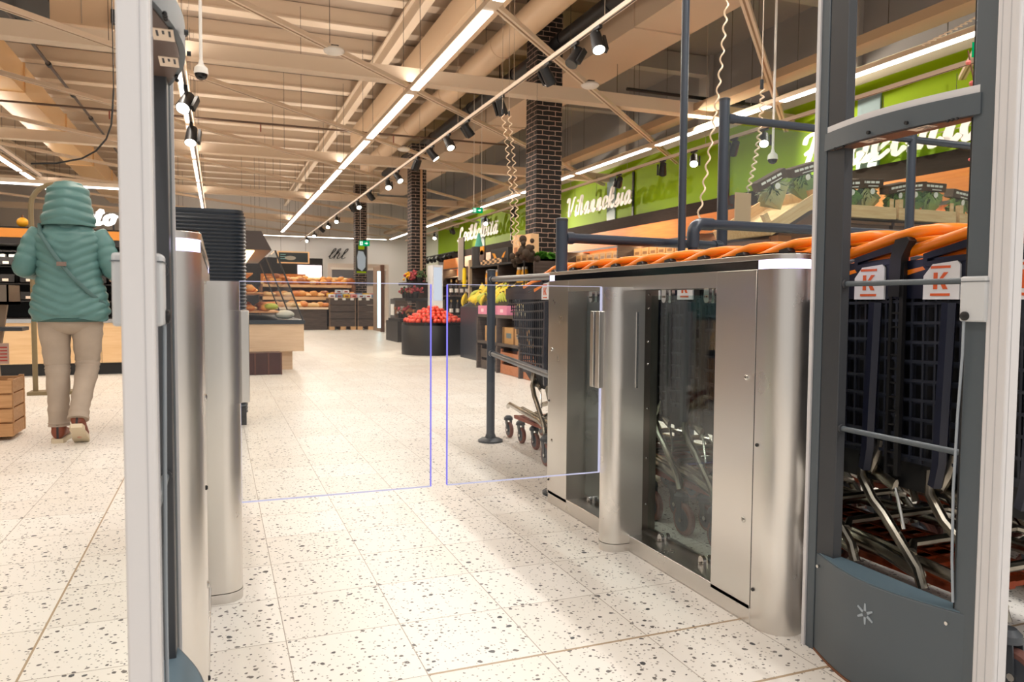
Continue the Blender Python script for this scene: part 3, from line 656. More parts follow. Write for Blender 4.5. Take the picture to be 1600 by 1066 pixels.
# ------------------------------------------------------------------ trolleys
WT = .5
def side_pt(y, z, s): # x of the side skin at (y,z), tapering to the nose
    x = .07*y/.87+.02*(1-z)
    return x if s == 0 else WT-x
def make_trolley():
    t = thing('shopping_trolley', 'x', 'shopping trolley')
    def top(y): return 1.0-.04*y/.87
    def ymax(z): return .50+.37*(z-.476)/.49
    for s in (0, 1):
        m = MB(); d = .004
        zs = [.50+.0485*k for k in range(9)]
        for z in zs:
            y1 = ymax(z); m.tube([(side_pt(0, z, s), 0.0, z-.0), (side_pt(y1/2, z, s), y1/2, z-.012), (side_pt(y1, z, s), y1, z-.02)], .0055, 4)
        k = 0
        while .0+.036*k < .86:
            y = .01+.036*k; zlo = .48 if y < .5 else .476+.49*(y-.5)/.37
            if zlo < .9: m.tube([(side_pt(y, zlo, s), y, zlo), (side_pt(y, .93, s), y, .93)], .0042, 4)
            k += 1
        m.build('basket_grid', NAVYD, t)
        m = MB(); ys = [0, .3, .6, .87]
        for a, b in zip(ys, ys[1:]):
            vs = []
            for y in (a, b):
                for z in (.895, top(y)):
                    for o in (-.006, .006): vs.append((side_pt(y, z, s)+o, y, z))
            m.add(vs, [(0, 1, 3, 2), (4, 6, 7, 5), (0, 4, 5, 1), (2, 3, 7, 6), (0, 2, 6, 4), (1, 5, 7, 3)])
        m.build('rim_panel', NAVY, t)
        # rear upright: two thin strips joined by rungs
        m = MB(); x = side_pt(0, .7, s); o = -.008 if s == 0 else .002
        m.box(x+o-.002, x+o+.01, -.012, 0, .44, .985).box(x+o-.002, x+o+.01, .022, .03, .44, .9)
        for k in range(12): m.box(x+o, x+o+.006, 0, .024, .46+.036*k, .465+.036*k)
        m.build('rear_upright', BLK, t)
        m = MB().tube([(x+o*1.5, .07, .885), (x+o*2, .075, .6), (x+o*1.5, .08, .5), (x, .1, .44)], .0175, 6); m.build('bumper_bar', NAVY, t)
    # nose, floor
    m = MB()
    for k in range(12): x = .11+.28*k/11; m.tube([(x, .505, .48), (x, .868, .96)], .0045, 4)
    for k in range(9):
        f = k/8; y = .505+.363*f; z = .48+.48*f; m.tube([(side_pt(y, z, 0), y, z), (side_pt(y, z, 1), y, z)], .005, 4)
    m.box(.08, .42, .862, .88, .9, .975); m.build('nose_grid', NAVYD, t)
    MB().box(.03, .47, .02, .5, .475, .49).build('basket_floor', NAVYD, t)
    MB().prism([(.1, .40), (.36, .40), (.5, .47), (.5, .475), (.03, .475), (.03, .45)], .05, .45, 'x').build('under_shade_block', BLK, t)  # black block added to darken the space under the basket
    m = MB()
    for s in (0, 1):
        o = .016 if s == 0 else -.016
        vs = []
        for e in (0, .003):
            for (y, z) in ((.01, .49), (.5, .49), (.82, .9), (.01, .9)): vs.append((side_pt(y, z, s)+o+e, y, z))
        m.add(vs, [(0, 1, 2, 3), (7, 6, 5, 4), (0, 4, 5, 1), (1, 5, 6, 2), (2, 6, 7, 3), (3, 7, 4, 0)])
    m.build('nest_shade_sheet', mat('nest_shade_black', (14, 15, 20), .5), t)  # added dark sheet standing in for the shade inside nested baskets
    # plaque with logo
    for s in (0, 1):
        x = -.001 if s == 0 else WT+.001; sg = -1 if s == 0 else 1; pl = [(.045, .893), (.142, .893), (.142, .95), (.118, .978), (.052, .984), (.045, .975)]
        p = MB().prism(pl, x, x+sg*.006, 'x').build('logo_plaque', mat('plaque_white', (232, 232, 236), .35), t)
        lx = x+sg*.0075; m = MB(); yc = .095 if s == 0 else .095
        def q(pts): m.prism([(yc+sg*a, .9375+b) for a, b in pts], lx-sg*.002, lx, 'x')
        q([(-.026, .03), (.026, .03), (.026, .036), (-.026, .036)]); q([(-.026, -.036), (.026, -.036), (.026, -.03), (-.026, -.03)])
        q([(-.018, -.02), (-.008, -.02), (-.008, .02), (-.018, .02)]); q([(-.008, -.003), (.009, .02), (.02, .02), (.001, -.001)][::-1]); q([(-.004, .002), (.008, -.02), (.02, -.02), (.004, .006)])
        m.build('logo_print', mat('logo_orange', (226, 98, 48), .4), p)
    # brackets above the plaques
    for s in (0, 1):
        x0, x1 = (-.006, .012) if s == 0 else (WT-.012, WT+.006); m = MB()
        m.prism([(.146, .975), (.146, 1.0), (.134, 1.005), (.134, .975)], x0, x1, 'x')
        m.prism([(.146, .99), (.146, 1.005), (.0, 1.04), (.0, 1.02)], x0, x1, 'x')
        m.prism([(.14, .972), (.14, .985), (.02, .998), (.02, .985)], x0, x1, 'x')
        m.build('handle_bracket', NAVY, t)
        MB().prism([(.012, 1.045), (-.022, 1.05), (-.03, 1.04), (-.008, 1.0), (-.004, .9), (.03, .9), (.026, 1.0)], x0-.004, x1+.004, 'x').build('bracket_edge', BLK, t)
    # orange handle and rim
    def mir(p): return (WT-p[0], p[1], p[2])
    h = [(.045, .5, .966), (.03, .30, .998), (.02, .12, 1.033), (.013, .03, 1.052), (.018, -.03, 1.063), (.05, -.062, 1.068), (.1, -.07, 1.07), (.25, -.072, 1.07)]
    MB().tube(h+[mir(p) for p in h[:-1]][::-1], .0145, 12).build('push_handle', ORANGE, t)
    for s in (0, 1):
        q = [(.03, .30, .945), (.024, .2, .962), (.018, .1, .98), (.016, .0, .996)]
        if s: q = [mir(p) for p in q]
        MB().tube(q, .015, 10).build('orange_rim', ORANGE, t)
    q = [(.03, .4, .94), (.03, .05, .99), (.08, .03, 1.0), (.25, .03, 1.0)]
    MB().tube(q+[mir(p) for p in q[:-1]][::-1], .009, 8).build('seat_bar', NAVYD, t)
    # chassis
    for s in (0, 1):
        def P_(l): return [p if s == 0 else mir(p) for p in l]
        MB().tube(P_([(.05, .36, .46), (.03, .345, .405), (.024, .30, .352), (.02, .26, .325), (.016, .15, .215), (.016, .132, .17)]), .0135, 10).build('rear_leg', CHASSIS, t)
        MB().tube(P_([(.02, .285, .52), (.012, .292, .47), (.014, .305, .445), (.04, .33, .43)]), .019, 8, flat=(.55, 1.1)).build('basket_support', CHASSIS, t)
        MB().tube(P_([(.03, .235, .405), (.04, .30, .425), (.06, .36, .44)]), .017, 8, flat=(.5, 1.1)).build('basket_support', CHASSIS, t)
        MB().tube(P_([(.035, .245, .41), (.03, .225, .37), (.024, .2, .3)]), .0045, 6).build('spring_wire', CHROME, t)
        MB().tube(P_([(.024, .14, .195), (.05, .3, .215), (.08, .6, .22), (.11, .9, .225), (.13, .99, .2)]), .015, 8, flat=(.7, 1.1)).build('side_frame', CHASSIS, t)
    MB().tube([(.02, .17, .25), (.06, .2, .26), (.44, .2, .26), (.48, .17, .25)], .012, 8).build('cross_tube', CHASSIS, t)
    m = MB()
    for k in range(9): m.box(.08, .42, .28+.055*k, .313+.055*k, .165, .178)
    for x in (.08, .16, .24, .32, .40): m.box(x, x+.02, .28, .75, .16, .18)
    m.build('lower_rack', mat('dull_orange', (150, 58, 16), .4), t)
    for (x, y, r, w) in ((.016, .125, .06, .026), (WT-.016, .125, .06, .026), (.135, .99, .05, .022), (WT-.135, .99, .05, .022)):
        c = MB().lathe([(.03, r*2+.012), (.028, r*2+.028), (.016, r*2+.04)], (x, y, 0), 16).prism([(y-.022, r*2+.014), (y+.022, r*2+.014), (y-.012, r*.8), (y-.03, r*.75)], x-w/2-.006, x-w/2-.002, 'x').prism([(y-.022, r*2+.014), (y+.022, r*2+.014), (y-.012, r*.8), (y-.03, r*.75)], x+w/2+.002, x+w/2+.006, 'x').build('caster', mat('caster_grey', (70, 74, 80), .45), t)
        yy = y-.022
        MB().tube([(x-w/2, yy, r), (x-w/2*.6, yy, r), (x+w/2*.6, yy, r), (x+w/2, yy, r)], [r*.9, r, r, r*.9], 22).build('wheel', mat('wheel_tread', (126, 84, 76), .6), c)
        MB().cyl((x-w/2-.001, yy, r), (x+w/2+.001, yy, r), r*.72, n=20).build('wheel_hub', mat('hub_grey', (66, 70, 78), .4), c)
        MB().cyl((x-w/2-.008, yy, r), (x+w/2+.008, yy, r), .009, n=8).build('wheel_axle', CHROME, c)
    return t
ordn = ['nearest the camera', 'second from the camera', 'third from the camera', 'fourth from the camera', 'fifth from the camera', 'sixth from the camera', 'seventh from the camera', 'eighth from the camera', 'fifth from the far end', 'fourth from the far end', 'third from the far end', 'second from the far end', 'farthest from the camera, its nose free']
for k in range(13):
    lb = 'navy orange-handled shopping trolley in the nested row, '+ordn[k]
    if k == 0: TR = make_trolley(); TR['label'] = lb; TR['group'] = 'nested shopping trolleys'; TR.location = (1.62, 1.0, 0)
    else: copy_tree(TR, loc=(1.62+random.uniform(-.004, .004), 1.0+.2125*k, 0), label=lb)
for c in kids([o for o in COL.objects if o.get('label', '').endswith('its nose free')][0]):
    if c.name.startswith('nest_shade_sheet'): bpy.data.objects.remove(c)
for k in range(6):  # row added so the floor seen beneath the trolleys reads dark
    copy_tree(TR, loc=(2.32, 1.03+.2*k, 0), label='navy trolley added behind the nested row to darken the floor, '+['nearest', 'second', 'third', 'fourth', 'fifth', 'sixth'][k]+' one', group='added row of trolleys')
# ------------------------------------------------------------------ person
def skin_body(parent, mt):
    J = {}; E_ = []; P = []; R = []
    def v(name, p, r, frm=None):
        J[name] = len(P); P.append(p); R.append(r)
        if frm: E_.append((J[frm], J[name]))
    cx = .02
    v('pel', (cx, 0, .83), .09); v('waist', (cx, 0, .98), .10, 'pel'); v('chest', (cx, 0, 1.14), .10, 'waist'); v('neck', (cx, .01, 1.31), .05, 'chest'); v('jaw', (cx, .02, 1.38), .062, 'neck'); v('skull', (cx, .015, 1.46), .082, 'jaw'); v('crown', (cx, .01, 1.52), .05, 'skull')
    v('nose', (cx, .105, 1.44), .012, 'skull'); v('chin', (cx, .075, 1.375), .02, 'jaw'); v('earl', (cx-.085, .01, 1.45), .012, 'skull'); v('earr', (cx+.085, .01, 1.45), .012, 'skull')
    for s, n, el, wr, hd in ((-1, 'l', (-.225, -.04, 1.07), (-.20, .17, 1.05), (-.17, .25, 1.05)), (1, 'r', (.245, -.03, 1.05), (.27, .17, 1.02), (.25, .25, 1.02))):
        v('sh'+n, (cx+s*.135, 0, 1.235), .045, 'chest'); v('el'+n, el, .042, 'sh'+n); v('wr'+n, wr, .028, 'el'+n); v('hd'+n, hd, .03, 'wr'+n)
        for k in range(4):
            a = (k-1.5)*.017; l = (.03, .036, .033, .024)[k]
            v('f%d%s' % (k, n), (hd[0]+a, hd[1]+.035, hd[2]+.004), .0095, 'hd'+n); v('g%d%s' % (k, n), (hd[0]+a*1.1, hd[1]+.035+l, hd[2]-.008), .0085, 'f%d%s' % (k, n)); v('h%d%s' % (k, n), (hd[0]+a*1.1, hd[1]+.045+l*1.3, hd[2]-.03), .0075, 'g%d%s' % (k, n))
        v('t0'+n, (hd[0]-s*.03, hd[1]-.01, hd[2]-.01), .011, 'hd'+n); v('t1'+n, (hd[0]-s*.042, hd[1]+.025, hd[2]-.022), .009, 't0'+n)
        v('hip'+n, (cx+s*.085, 0, .78), .068, 'pel')
    v('knl', (-.06, .05, .45), .055, 'hipl'); v('anl', (-.055, -.01, .09), .038, 'knl'); v('tol', (-.055, .12, .035), .028, 'anl')
    v('knr', (.10, .05, .46), .055, 'hipr'); v('anr', (.075, -.2, .17), .038, 'knr'); v('tor', (.07, -.1, .035), .026, 'anr')
    me = bpy.data.meshes.new('body'); me.from_pydata(P, E_, []); me.update(); me.materials.append(mt)
    o = bpy.data.objects.new('body', me); COL.objects.link(o); o.parent = parent
    sk = o.modifiers.new('skin', 'SKIN'); sk.use_smooth_shade = True
    if not me.skin_vertices:
        bm = bmesh.new(); bm.from_mesh(me); bm.verts.layers.skin.verify(); bm.to_mesh(me); bm.free()
    for i, r in enumerate(R): me.skin_vertices[0].data[i].radius = (r, r); me.skin_vertices[0].data[i].use_root = (i == 0)
    sb = o.modifiers.new('sub', 'SUBSURF'); sb.levels = 1; sb.render_levels = 2
    return o
TEAL = mat('teal_quilted_fabric', (86, 124, 121), .42, noise=.06, scale=14, bump=.08, spec=.4); TEALD = mat('dark_teal_hem', (48, 84, 80), .5)
BEI = mat('beige_trouser_fabric', (166, 150, 134), .8, noise=.08, scale=9, bump=.25)
pr_ = thing('person', 'person in hooded teal quilted jacket and beige trousers walking away', 'person', (-.87, 5.3, 0))
body = skin_body(pr_, mat('skin_tone', (206, 160, 136), .5))
MB().ball((-.012, .088, 1.465), .009, 10, 8).ball((.052, .088, 1.465), .009, 10, 8).build('eyes', mat('eye_dark', (40, 30, 26), .2), body)
MB().tube([(.0, .094, 1.405), (.02, .1, 1.402), (.04, .094, 1.405)], .005, 6).build('mouth', mat('lip_tone', (170, 96, 88), .5), body)
def qr(z, x, ph=0): return .0105*abs(math.sin(((z-.5*abs(x))/.052+ph)*PI/1.0))**.6
def lerp_tab(t, z):
    if z <= t[0][0]: return t[0][1:]
    for a, b in zip(t, t[1:]):
        if z <= b[0]:
            f = (z-a[0])/(b[0]-a[0]); f = f*f*(3-2*f); return [p+(q-p)*f for p, q in zip(a[1:], b[1:])]
    return t[-1][1:]
tab = [(.755, .195, .14), (.80, .208, .15), (.90, .195, .145), (1.02, .168, .13), (1.12, .168, .132), (1.22, .182, .132), (1.27, .178, .12), (1.31, .13, .10), (1.35, .10, .09)]
rings = []
z = .755
while z <= 1.351:
    rx, ry = lerp_tab(tab, z); ring = []
    for k in range(64):
        a = 2*PI*k/64; x = rx*math.copysign(abs(math.cos(a))**.85, math.cos(a)); y = ry*math.copysign(abs(math.sin(a))**.85, math.sin(a)); d = qr(z, x)
        ring.append((.02+x*(1+d/.17), y*(1+d/.13), z+.012*math.sin(3*a)*(1 if z < .78 else .0)))
    rings.append(ring); z += .007
m = MB().loft(rings)
m.build('jacket', TEAL, pr_, smooth=60)
MB().loft([[(.02+(.199+e)*math.cos(2*PI*k/40), (.144+e)*math.sin(2*PI*k/40), zz) for k in range(40)] for zz, e in ((.742, -.004), (.75, .004), (.762, .006), (.77, 0))]).build('jacket_hem', TEALD, pr_)
def sleeve(pts, r0, r1, parent):
    P = [Vector(p) for p in pts]; out = []; rr = []; n = 44; L = [0]
    for a, b in zip(P, P[1:]): L.append(L[-1]+(b-a).length)
    for i in range(n+1):
        s_ = L[-1]*i/n; j = max(k for k in range(len(L)) if L[k] <= s_+1e-9); j = min(j, len(P)-2); f = (s_-L[j])/(L[j+1]-L[j])
        out.append(P[j].lerp(P[j+1], f)); rr.append(r0+(r1-r0)*i/n+.008*abs(math.sin(s_/.055*PI))**.6)
    for q in range(3): out = [out[0]]+[(out[i-1]+out[i]*2+out[i+1])/4 for i in range(1, n)]+[out[-1]]
    rr[0] = .05; o = MB().tube(out, rr, 20).build('sleeve', TEAL, pr_, smooth=60)
sleeve([(-.115, 0, 1.275), (-.155, -.01, 1.23), (-.215, -.04, 1.07), (-.195, .18, 1.05)], .068, .046, pr_)
sleeve([(.155, 0, 1.275), (.195, -.01, 1.23), (.255, -.03, 1.07), (.27, .17, 1.03)], .068, .046, pr_)
# hood
ht = [(1.325, .14, .13, .0), (1.37, .14, .14, .0), (1.43, .125, .14, .005), (1.49, .115, .135, .01), (1.545, .108, .12, .012), (1.585, .075, .085, .015), (1.60, .03, .04, .02)]
rings = []; z = 1.325
while z <= 1.6001:
    rx, ry, oy = lerp_tab(ht, z); ring = []
    for k in range(41):
        a = math.radians(122+296*k/40); x = rx*math.cos(a); y = ry*math.sin(a); d = .009*abs(math.sin(((z+.25*abs(x))/.055)*PI))**.6
        ring.append((.02+x*(1+d/.13), oy+y*(1+d/.13), z))
    rings.append(ring); z += .0055
h = MB().loft(rings, closed=False, caps=False).build('hood', TEAL, pr_, smooth=60); sm = h.modifiers.new('thick', 'SOLIDIFY'); sm.thickness = .012
for s in (0, 1):
    pth = [((-.065, 0, .80), .098), ((-.07, .02, .66), .085), ((-.065, .04, .48), .07), ((-.062, .03, .44), .068), ((-.058, .01, .25), .06), ((-.055, -.01, .13), .058), ((-.055, -.01, .10), .06)] if s == 0 else \
          [((.10, 0, .80), .098), ((.105, .02, .66), .085), ((.10, .045, .50), .07), ((.10, .03, .45), .067), ((.09, -.07, .33), .058), ((.08, -.16, .22), .054), ((.077, -.195, .16), .058)]
    pts = []; rr = []
    for i in range(len(pth)-1):
        for q in range(5):
            f = q/5; pts.append(Vector(pth[i][0]).lerp(Vector(pth[i+1][0]), f)); rr.append(pth[i][1]*(1-f)+pth[i+1][1]*f+.003*math.sin(i*7+q*2.2+s))
    pts.append(Vector(pth[-1][0])); rr.append(pth[-1][1])
    MB().tube(pts, rr, 20).build('trouser_leg', BEI, pr_, smooth=70)
MB().ball((.02, 0, .76), (.165, .125, .10), 20, 12).build('trouser_seat', BEI, pr_, smooth=80)
def boot(T):
    B = mat('brown_leather', (128, 66, 44), .5, noise=.1, scale=20)
    def r_(y, w, z0, z1): return [(w*math.cos(2*PI*k/16), y, z0+(z1-z0)*(.5+.5*math.sin(2*PI*k/16))) for k in range(16)]
    m = MB(); m.T = T; m.loft([r_(-.06, .022, .03, .1), r_(-.05, .036, .024, .12), r_(0, .038, .02, .12), r_(.05, .038, .02, .095), r_(.12, .042, .02, .075), r_(.17, .036, .02, .06), r_(.195, .018, .022, .045)])
    m.tube([(0, -.008, .07), (0, -.012, .13)], [.04, .044], 18); o = m.build('boot', B, pr_, smooth=60)
    m = MB(); m.T = T; m.prism([(.03, -.065), (.04, -.03), (.034, .03), (.046, .11), (.038, .18), (.0, .205), (-.038, .18), (-.046, .11), (-.034, .03), (-.04, -.03), (-.03, -.065)][::-1], 0, .026); m.build('boot_sole', mat('cream_sole', (212, 196, 168), .6), o)
    m = MB(); m.T = T; m.box(-.006, .006, -.062, -.054, .03, .12); m.build('heel_strip', mat('dark_strip', (50, 44, 44), .6), o)
boot(Matrix.Translation((-.055, -.005, 0)))
boot(Matrix.Translation((.074, -.20, .085)) @ Matrix.Rotation(math.radians(-32), 4, 'X'))
bag = MB().tube([(-.13, -.02, 1.33), (-.11, -.125, 1.27), (-.04, -.158, 1.15), (.05, -.163, 1.02), (.14, -.145, .92), (.215, -.07, .85), (.2, .1, .85), (.05, .19, .98), (-.1, .13, 1.24), (-.13, -.02, 1.33)], .012, 8, flat=(1, .5)).build('bag_strap', mat('dark_teal_strap', (70, 100, 98), .6), pr_)
MB().box(-.02, .03, -.175, -.163, 1.075, 1.10).build('strap_buckle', mat('buckle', (120, 100, 90), .4), bag)
MB().box(-.06, .16, .15, .22, .80, .98).build('shoulder_bag', mat('dark_teal_strap'), pr_, bevel=.02)

# ------------------------------------------------------------------ ribbed dark container
t = thing('ribbed_container', 'tall dark container with horizontal ribs standing behind the left gate', 'container', (-.17, 5.72, 0))
def rrect(w, d, r, n=5): return arc(w-r, d-r, r, 0, 90, n)+arc(-w+r, d-r, r, 90, 180, n)+arc(-w+r, -d+r, r, 180, 270, n)+arc(w-r, -d+r, r, 270, 360, n)
rings = []
for k in range(113):
    zz = .10+.0123*k; e = .0 if k % 2 else .009
    tp = 0 if zz < 1.44 else (zz-1.44)*.3
    rings.append([(x, y, zz) for x, y in rrect(.345+e-tp, .25+e-tp, .09)])
MB().loft(rings).build('container_body', mat('dark_ribbed_plastic', (30, 38, 48), .38), t, smooth=20)
MB().prism(rrect(.335, .24, .08), 1.478, 1.495).build('container_lid', mat('dark_ribbed_plastic'), t); MB().box(-.3, .3, -.2, .2, .0, .1).build('container_foot', BLK, t)
MB().box(.26, .34, -.265, -.255, .02, .14).build('pedal', BLK, t)

# ------------------------------------------------------------------ bread counter
t = thing('bread_counter', 'pale wood bread counter with sloping glass front, beyond the left wing', 'counter', (0, 0, 0))
PW = wood('pale_counter_wood', (214, 184, 152), (226, 198, 166), 4)
MB().box(-.55, 1.0, 9.8, 13.4, .24, .585).build('counter_body', PW, t, bevel=.005); MB().box(-.55, .87, 9.95, 13.3, 0, .24).build('counter_plinth', PW, t)
MB().box(-.55, 1.01, 9.78, 13.42, .585, .635).build('counter_band', mat('dark_slate', (44, 52, 60), .4), t)
MB().prism([(-.55, 1.50), (.62, 1.50), (.5, 1.73), (-.55, 1.73)], 9.78, 13.42, 'y').build('canopy', mat('dark_brown_canopy', (66, 56, 52), .5), t)
for y in (9.8, 11.6, 13.38): MB().tube([(.99, y, .63), (.66, y, 1.5)], .012, 6).build('glass_frame', ANTHD, t)
MB().prism([(.985, .64), (.99, .64), (.655, 1.5), (.65, 1.5)], 9.82, 13.36, 'y').build('counter_glass', GLASS, t)
MB().prism([(-.5, .64), (.985, .64), (.655, 1.5), (-.5, 1.5)], 9.795, 9.80, 'y').build('end_glass', GLASS, t)
MB().box(-.55, -.5, 9.8, 13.4, .63, 1.5).build('counter_back', mat('warm_back_panel', (206, 140, 92), .5), t)
m = MB()
for z, x in ((.74, .75), (.98, .55), (1.22, .4)): m.box(-.5, x, 9.9, 13.3, z-.015, z)
m.build('glass_shelf', mat('shelf_wood', (210, 150, 96), .45), t)
MB().box(.3, .42, 9.9, 13.3, 1.485, 1.5).build('case_light', emis('warm_case_light', (255, 214, 160), 4), t)
area('case_output', (.0, 11.6, 1.47), 1.0, 3.2, 60, (1, .78, .5))
t = thing('display_crate', 'dark stained wooden crate on the floor before the bread counter', 'crate', (.47, 9.42, 0))
MB().box(-.22, .22, -.13, .14, .0, .26).build('crate_body', mat('dark_mahogany', (66, 34, 30), .4, noise=.2, scale=6), t, bevel=.006)
for x in (-.225, -.08, .07, .215): MB().box(x-.008, x+.008, -.14, -.13, 0, .262).build('crate_batten', mat('mahogany_edge', (96, 58, 46), .5), t)
BREADC = [mat('crust_'+n, c, .55, noise=.18, scale=12, bump=.3) for n, c in (('gold', (226, 160, 84)), ('amber', (206, 126, 58)), ('pale', (240, 202, 142)), ('brown', (168, 96, 46)), ('rye', (120, 72, 44)))]
def bread_protos():
    out = []
    for k, (r, l) in enumerate(((.07, .07), (.06, .12), (.05, .14), (.085, .085), (.06, .1))):
        m = MB().ball((0, 0, r*.7), (r, l, r*.72), 12, 8)
        for q in (-.4, 0, .4): m.ball((0, l*q, r*1.32), (r*.35, l*.1, r*.1), 6, 4)
        out.append(m)
    return out
BP = bread_protos(); BM = []
for k, m in enumerate(BP):
    o = m.build('bread_loaf', BREADC[k]); BM.append(o)
usedb = [False]*5; KN = ['round golden roll', 'short amber loaf', 'long pale loaf', 'wide brown bun', 'dark rye loaf']
def loaf(k, loc, rz, label, group, s=1):
    if not usedb[k]: o = BM[k]; usedb[k] = True
    else: o = BM[k].copy(); COL.objects.link(o)
    o.location = loc; o.rotation_euler = (0, 0, rz); o.scale = (s, s, s); o['label'] = label; o['category'] = 'bread'; o['group'] = group
for z, x1 in ((.74, .7), (.98, .5), (1.22, .35)):
    for i in range(6):
        for j in range(2): loaf((i+j) % 5, (x1-.14-.22*j, 10.05+.34*i+random.uniform(-.03, .03), z), random.uniform(0, 3), KN[(i+j) % 5]+' on the '+{.74: 'lowest', .98: 'middle', 1.22: 'top'}[z]+' shelf of the bread counter', 'loaves in the bread counter, '+KN[(i+j) % 5]+' '+str({.74: 'low', .98: 'middle', 1.22: 'top'}[z]))
t = thing('flower_packet', 'clear packed bunch lying at the front of the bread counter', 'packet'); MB().ball((.78, 9.95, .70), (.12, .1, .06), 12, 8).build('packet_body', mat('frosted_film', (206, 206, 196), .3), t); MB().ball((.62, 10.0, .80), (.09, .08, .045), 10, 6).build('packet_top', mat('lime_leaf', (170, 180, 60), .5), t)

# ------------------------------------------------------------------ tomato bin
t = thing('tomato_bin', 'round black display bin heaped with tomatoes', 'display bin', (3.35, 12.25, 0))
MB().lathe([(.52, 0), (.52, .5), (.5, .53), (.47, .53), (.47, .5), (.44, .48)], n=40).build('bin_body', BLK, t); MB().lathe([(.525, .49), (.525, .53)], n=40, caps=False).build('bin_rim', BLKG, t)
MB().lathe([(.45, .5), (.3, .6), (.12, .68)], n=24).build('bin_filling', mat('dark_liner', (80, 26, 20), .6), t)
TOM = MB().ball((0, 0, 0), (.045, .045, .038), 12, 8).build('tomato', mat('tomato_red', (224, 74, 54), .3)); tst = MB().ball((0, 0, .036), (.012, .012, .004), 6, 4).build('tomato_stem', mat('leaf_green', (70, 120, 40), .6), TOM)
tag(TOM, 'red tomato in the heap on the round black bin', 'tomato', 'tomatoes on the round bin'); first = True
k = 0
for ring, (r, n, z) in enumerate(((.45, 32, .56), (.38, 27, .60), (.31, 22, .645), (.23, 17, .69), (.15, 11, .73), (.06, 5, .765))):
    for q in range(n):
        a = 2*PI*q/n+ring*.4+random.uniform(-.04, .04)
        if math.sin(a) > .45 and ring < 3: continue
        c = TOM if first else copy_tree(TOM); first = False
        c.location = (3.35+r*math.cos(a), 12.25+r*math.sin(a), z+random.uniform(-.01, .012)); c.rotation_euler = (random.uniform(-.6, .6), random.uniform(-.6, .6), 0)
# ------------------------------------------------------------------ banana island
t = thing('fruit_island', 'low island of wooden crates with pink cartons on top, facing the aisle', 'display island')
m = MB()
MB().box(3.22, 4.6, 7.2, 9.5, .68, .72).build('island_top', DARKW, t); MB().box(3.5, 4.6, 7.3, 9.45, 0, .68).build('island_core', BLK, t)
for y in (7.2, 7.95, 8.7, 9.46): MB().box(3.2, 3.5, y, y+.04, 0, .68).build('island_divider', DARKW, t)
MB().box(3.2, 3.5, 7.2, 9.5, .34, .37).build('island_shelf', DARKW, t)
def crate(name, label, loc, w, d, h, mt, n=3, cat='crate', group=None, rz=0, gap=.25):
    t = thing(name, label, cat, loc, rz, group); hh = h/n
    for k in range(n):
        z0 = k*hh; z1 = z0+hh*(1-gap)
        MB().box(-w/2, w/2, -d/2, -d/2+.012, z0, z1).box(-w/2, w/2, d/2-.012, d/2, z0, z1).box(-w/2, -w/2+.012, -d/2+.012, d/2-.012, z0, z1).box(w/2-.012, w/2, -d/2+.012, d/2-.012, z0, z1).build('slat_ring', mt, t, bevel=.002)
    for sx in (-1, 1):
        for sy in (-1, 1): MB().box(sx*(w/2-.012)-.014, sx*(w/2-.012)+.014, sy*(d/2-.03)-.012, sy*(d/2-.03)+.012, 0, h).build('corner_post', mt, t)
    MB().box(-w/2+.01, w/2-.01, -d/2+.01, d/2-.01, .0, .012).build('crate_bottom', mt, t); return t
TANW = wood('reddish_crate_wood', (168, 104, 68), (196, 128, 86), 5)
for k, (y, c) in enumerate(((7.6, TANW), (8.35, TANW), (9.1, DARKW))):
    crate('fruit_crate', ['reddish wooden crate nearest the guard rail in the island', 'reddish wooden crate in the middle in the island', 'dark wooden crate at the far end in the island'][k], (3.36, y, .005), .26, .62, .3, c, 2)
CARD = mat('kraft_cardboard', (206, 160, 104), .7, noise=.06, scale=10)
for k in range(6):
    y = 7.4+.36*k; o = MB().box(-.09, .09, -.15, .15, 0, .2).build('juice_carton', CARD); MB().box(-.092, -.09, -.08, .08, .07, .13).build('carton_print', mat('grey_blue_print', (120, 140, 150), .6), o)
    o.location = (3.36, y, .37); tag(o, 'kraft cardboard carton on the island shelf ', 'carton', 'cartons in the island')
for k in range(3):
    o = MB().box(-.12, .12, -.17, .17, 0, .11).build('pink_carton', mat('pink_card', (226, 140, 170), .6)); MB().box(-.122, -.12, -.05, .05, .03, .07).build('carton_print', mat('pale_pink', (244, 206, 216), .6), o)
    o.location = (3.34, 8.6+.36*k, .72); tag(o, 'pink fruit carton on the island edge ', 'carton', 'pink cartons')
t = thing('banana_stand', 'dark sloping stand holding the bananas before the shelf rack', 'stand', (3.8, 10.5, 0)); MB().prism([(-.22, 0), (.22, 0), (.22, 1.0), (-.22, .8)], -.93, .93, 'y').build('tray_body', NAVYD, t)
YEL = mat('banana_yellow', (240, 208, 50), .4, noise=.08, scale=8); YELG = mat('banana_green_yellow', (190, 196, 60), .4)
def bananas(mt):
    t = thing('banana_bunch', 'x', 'bananas')
    for k in range(5):
        a = (k-2)*.32; pts = [(math.sin(a)*.10*f*1.0+.0, -.03+.12*f*f, .13-.15*f+.02*math.cos(f*3)) for f in (0, .25, .5, .75, 1)]
        pts = [(math.sin(a)*.11*f, math.cos(a)*.10*math.sin(f*1.9)-.02, .15-.15*f) for f in (0, .2, .4, .6, .8, 1)]
        MB().tube(pts, [.008, .017, .02, .02, .016, .006], 8).build('banana', mt, t)
    MB().ball((0, -.02, .155), .016, 8, 6).build('bunch_crown', mat('banana_crown', (110, 90, 40), .6), t); return t
b0 = bananas(YEL); b1 = bananas(YELG); k = 0
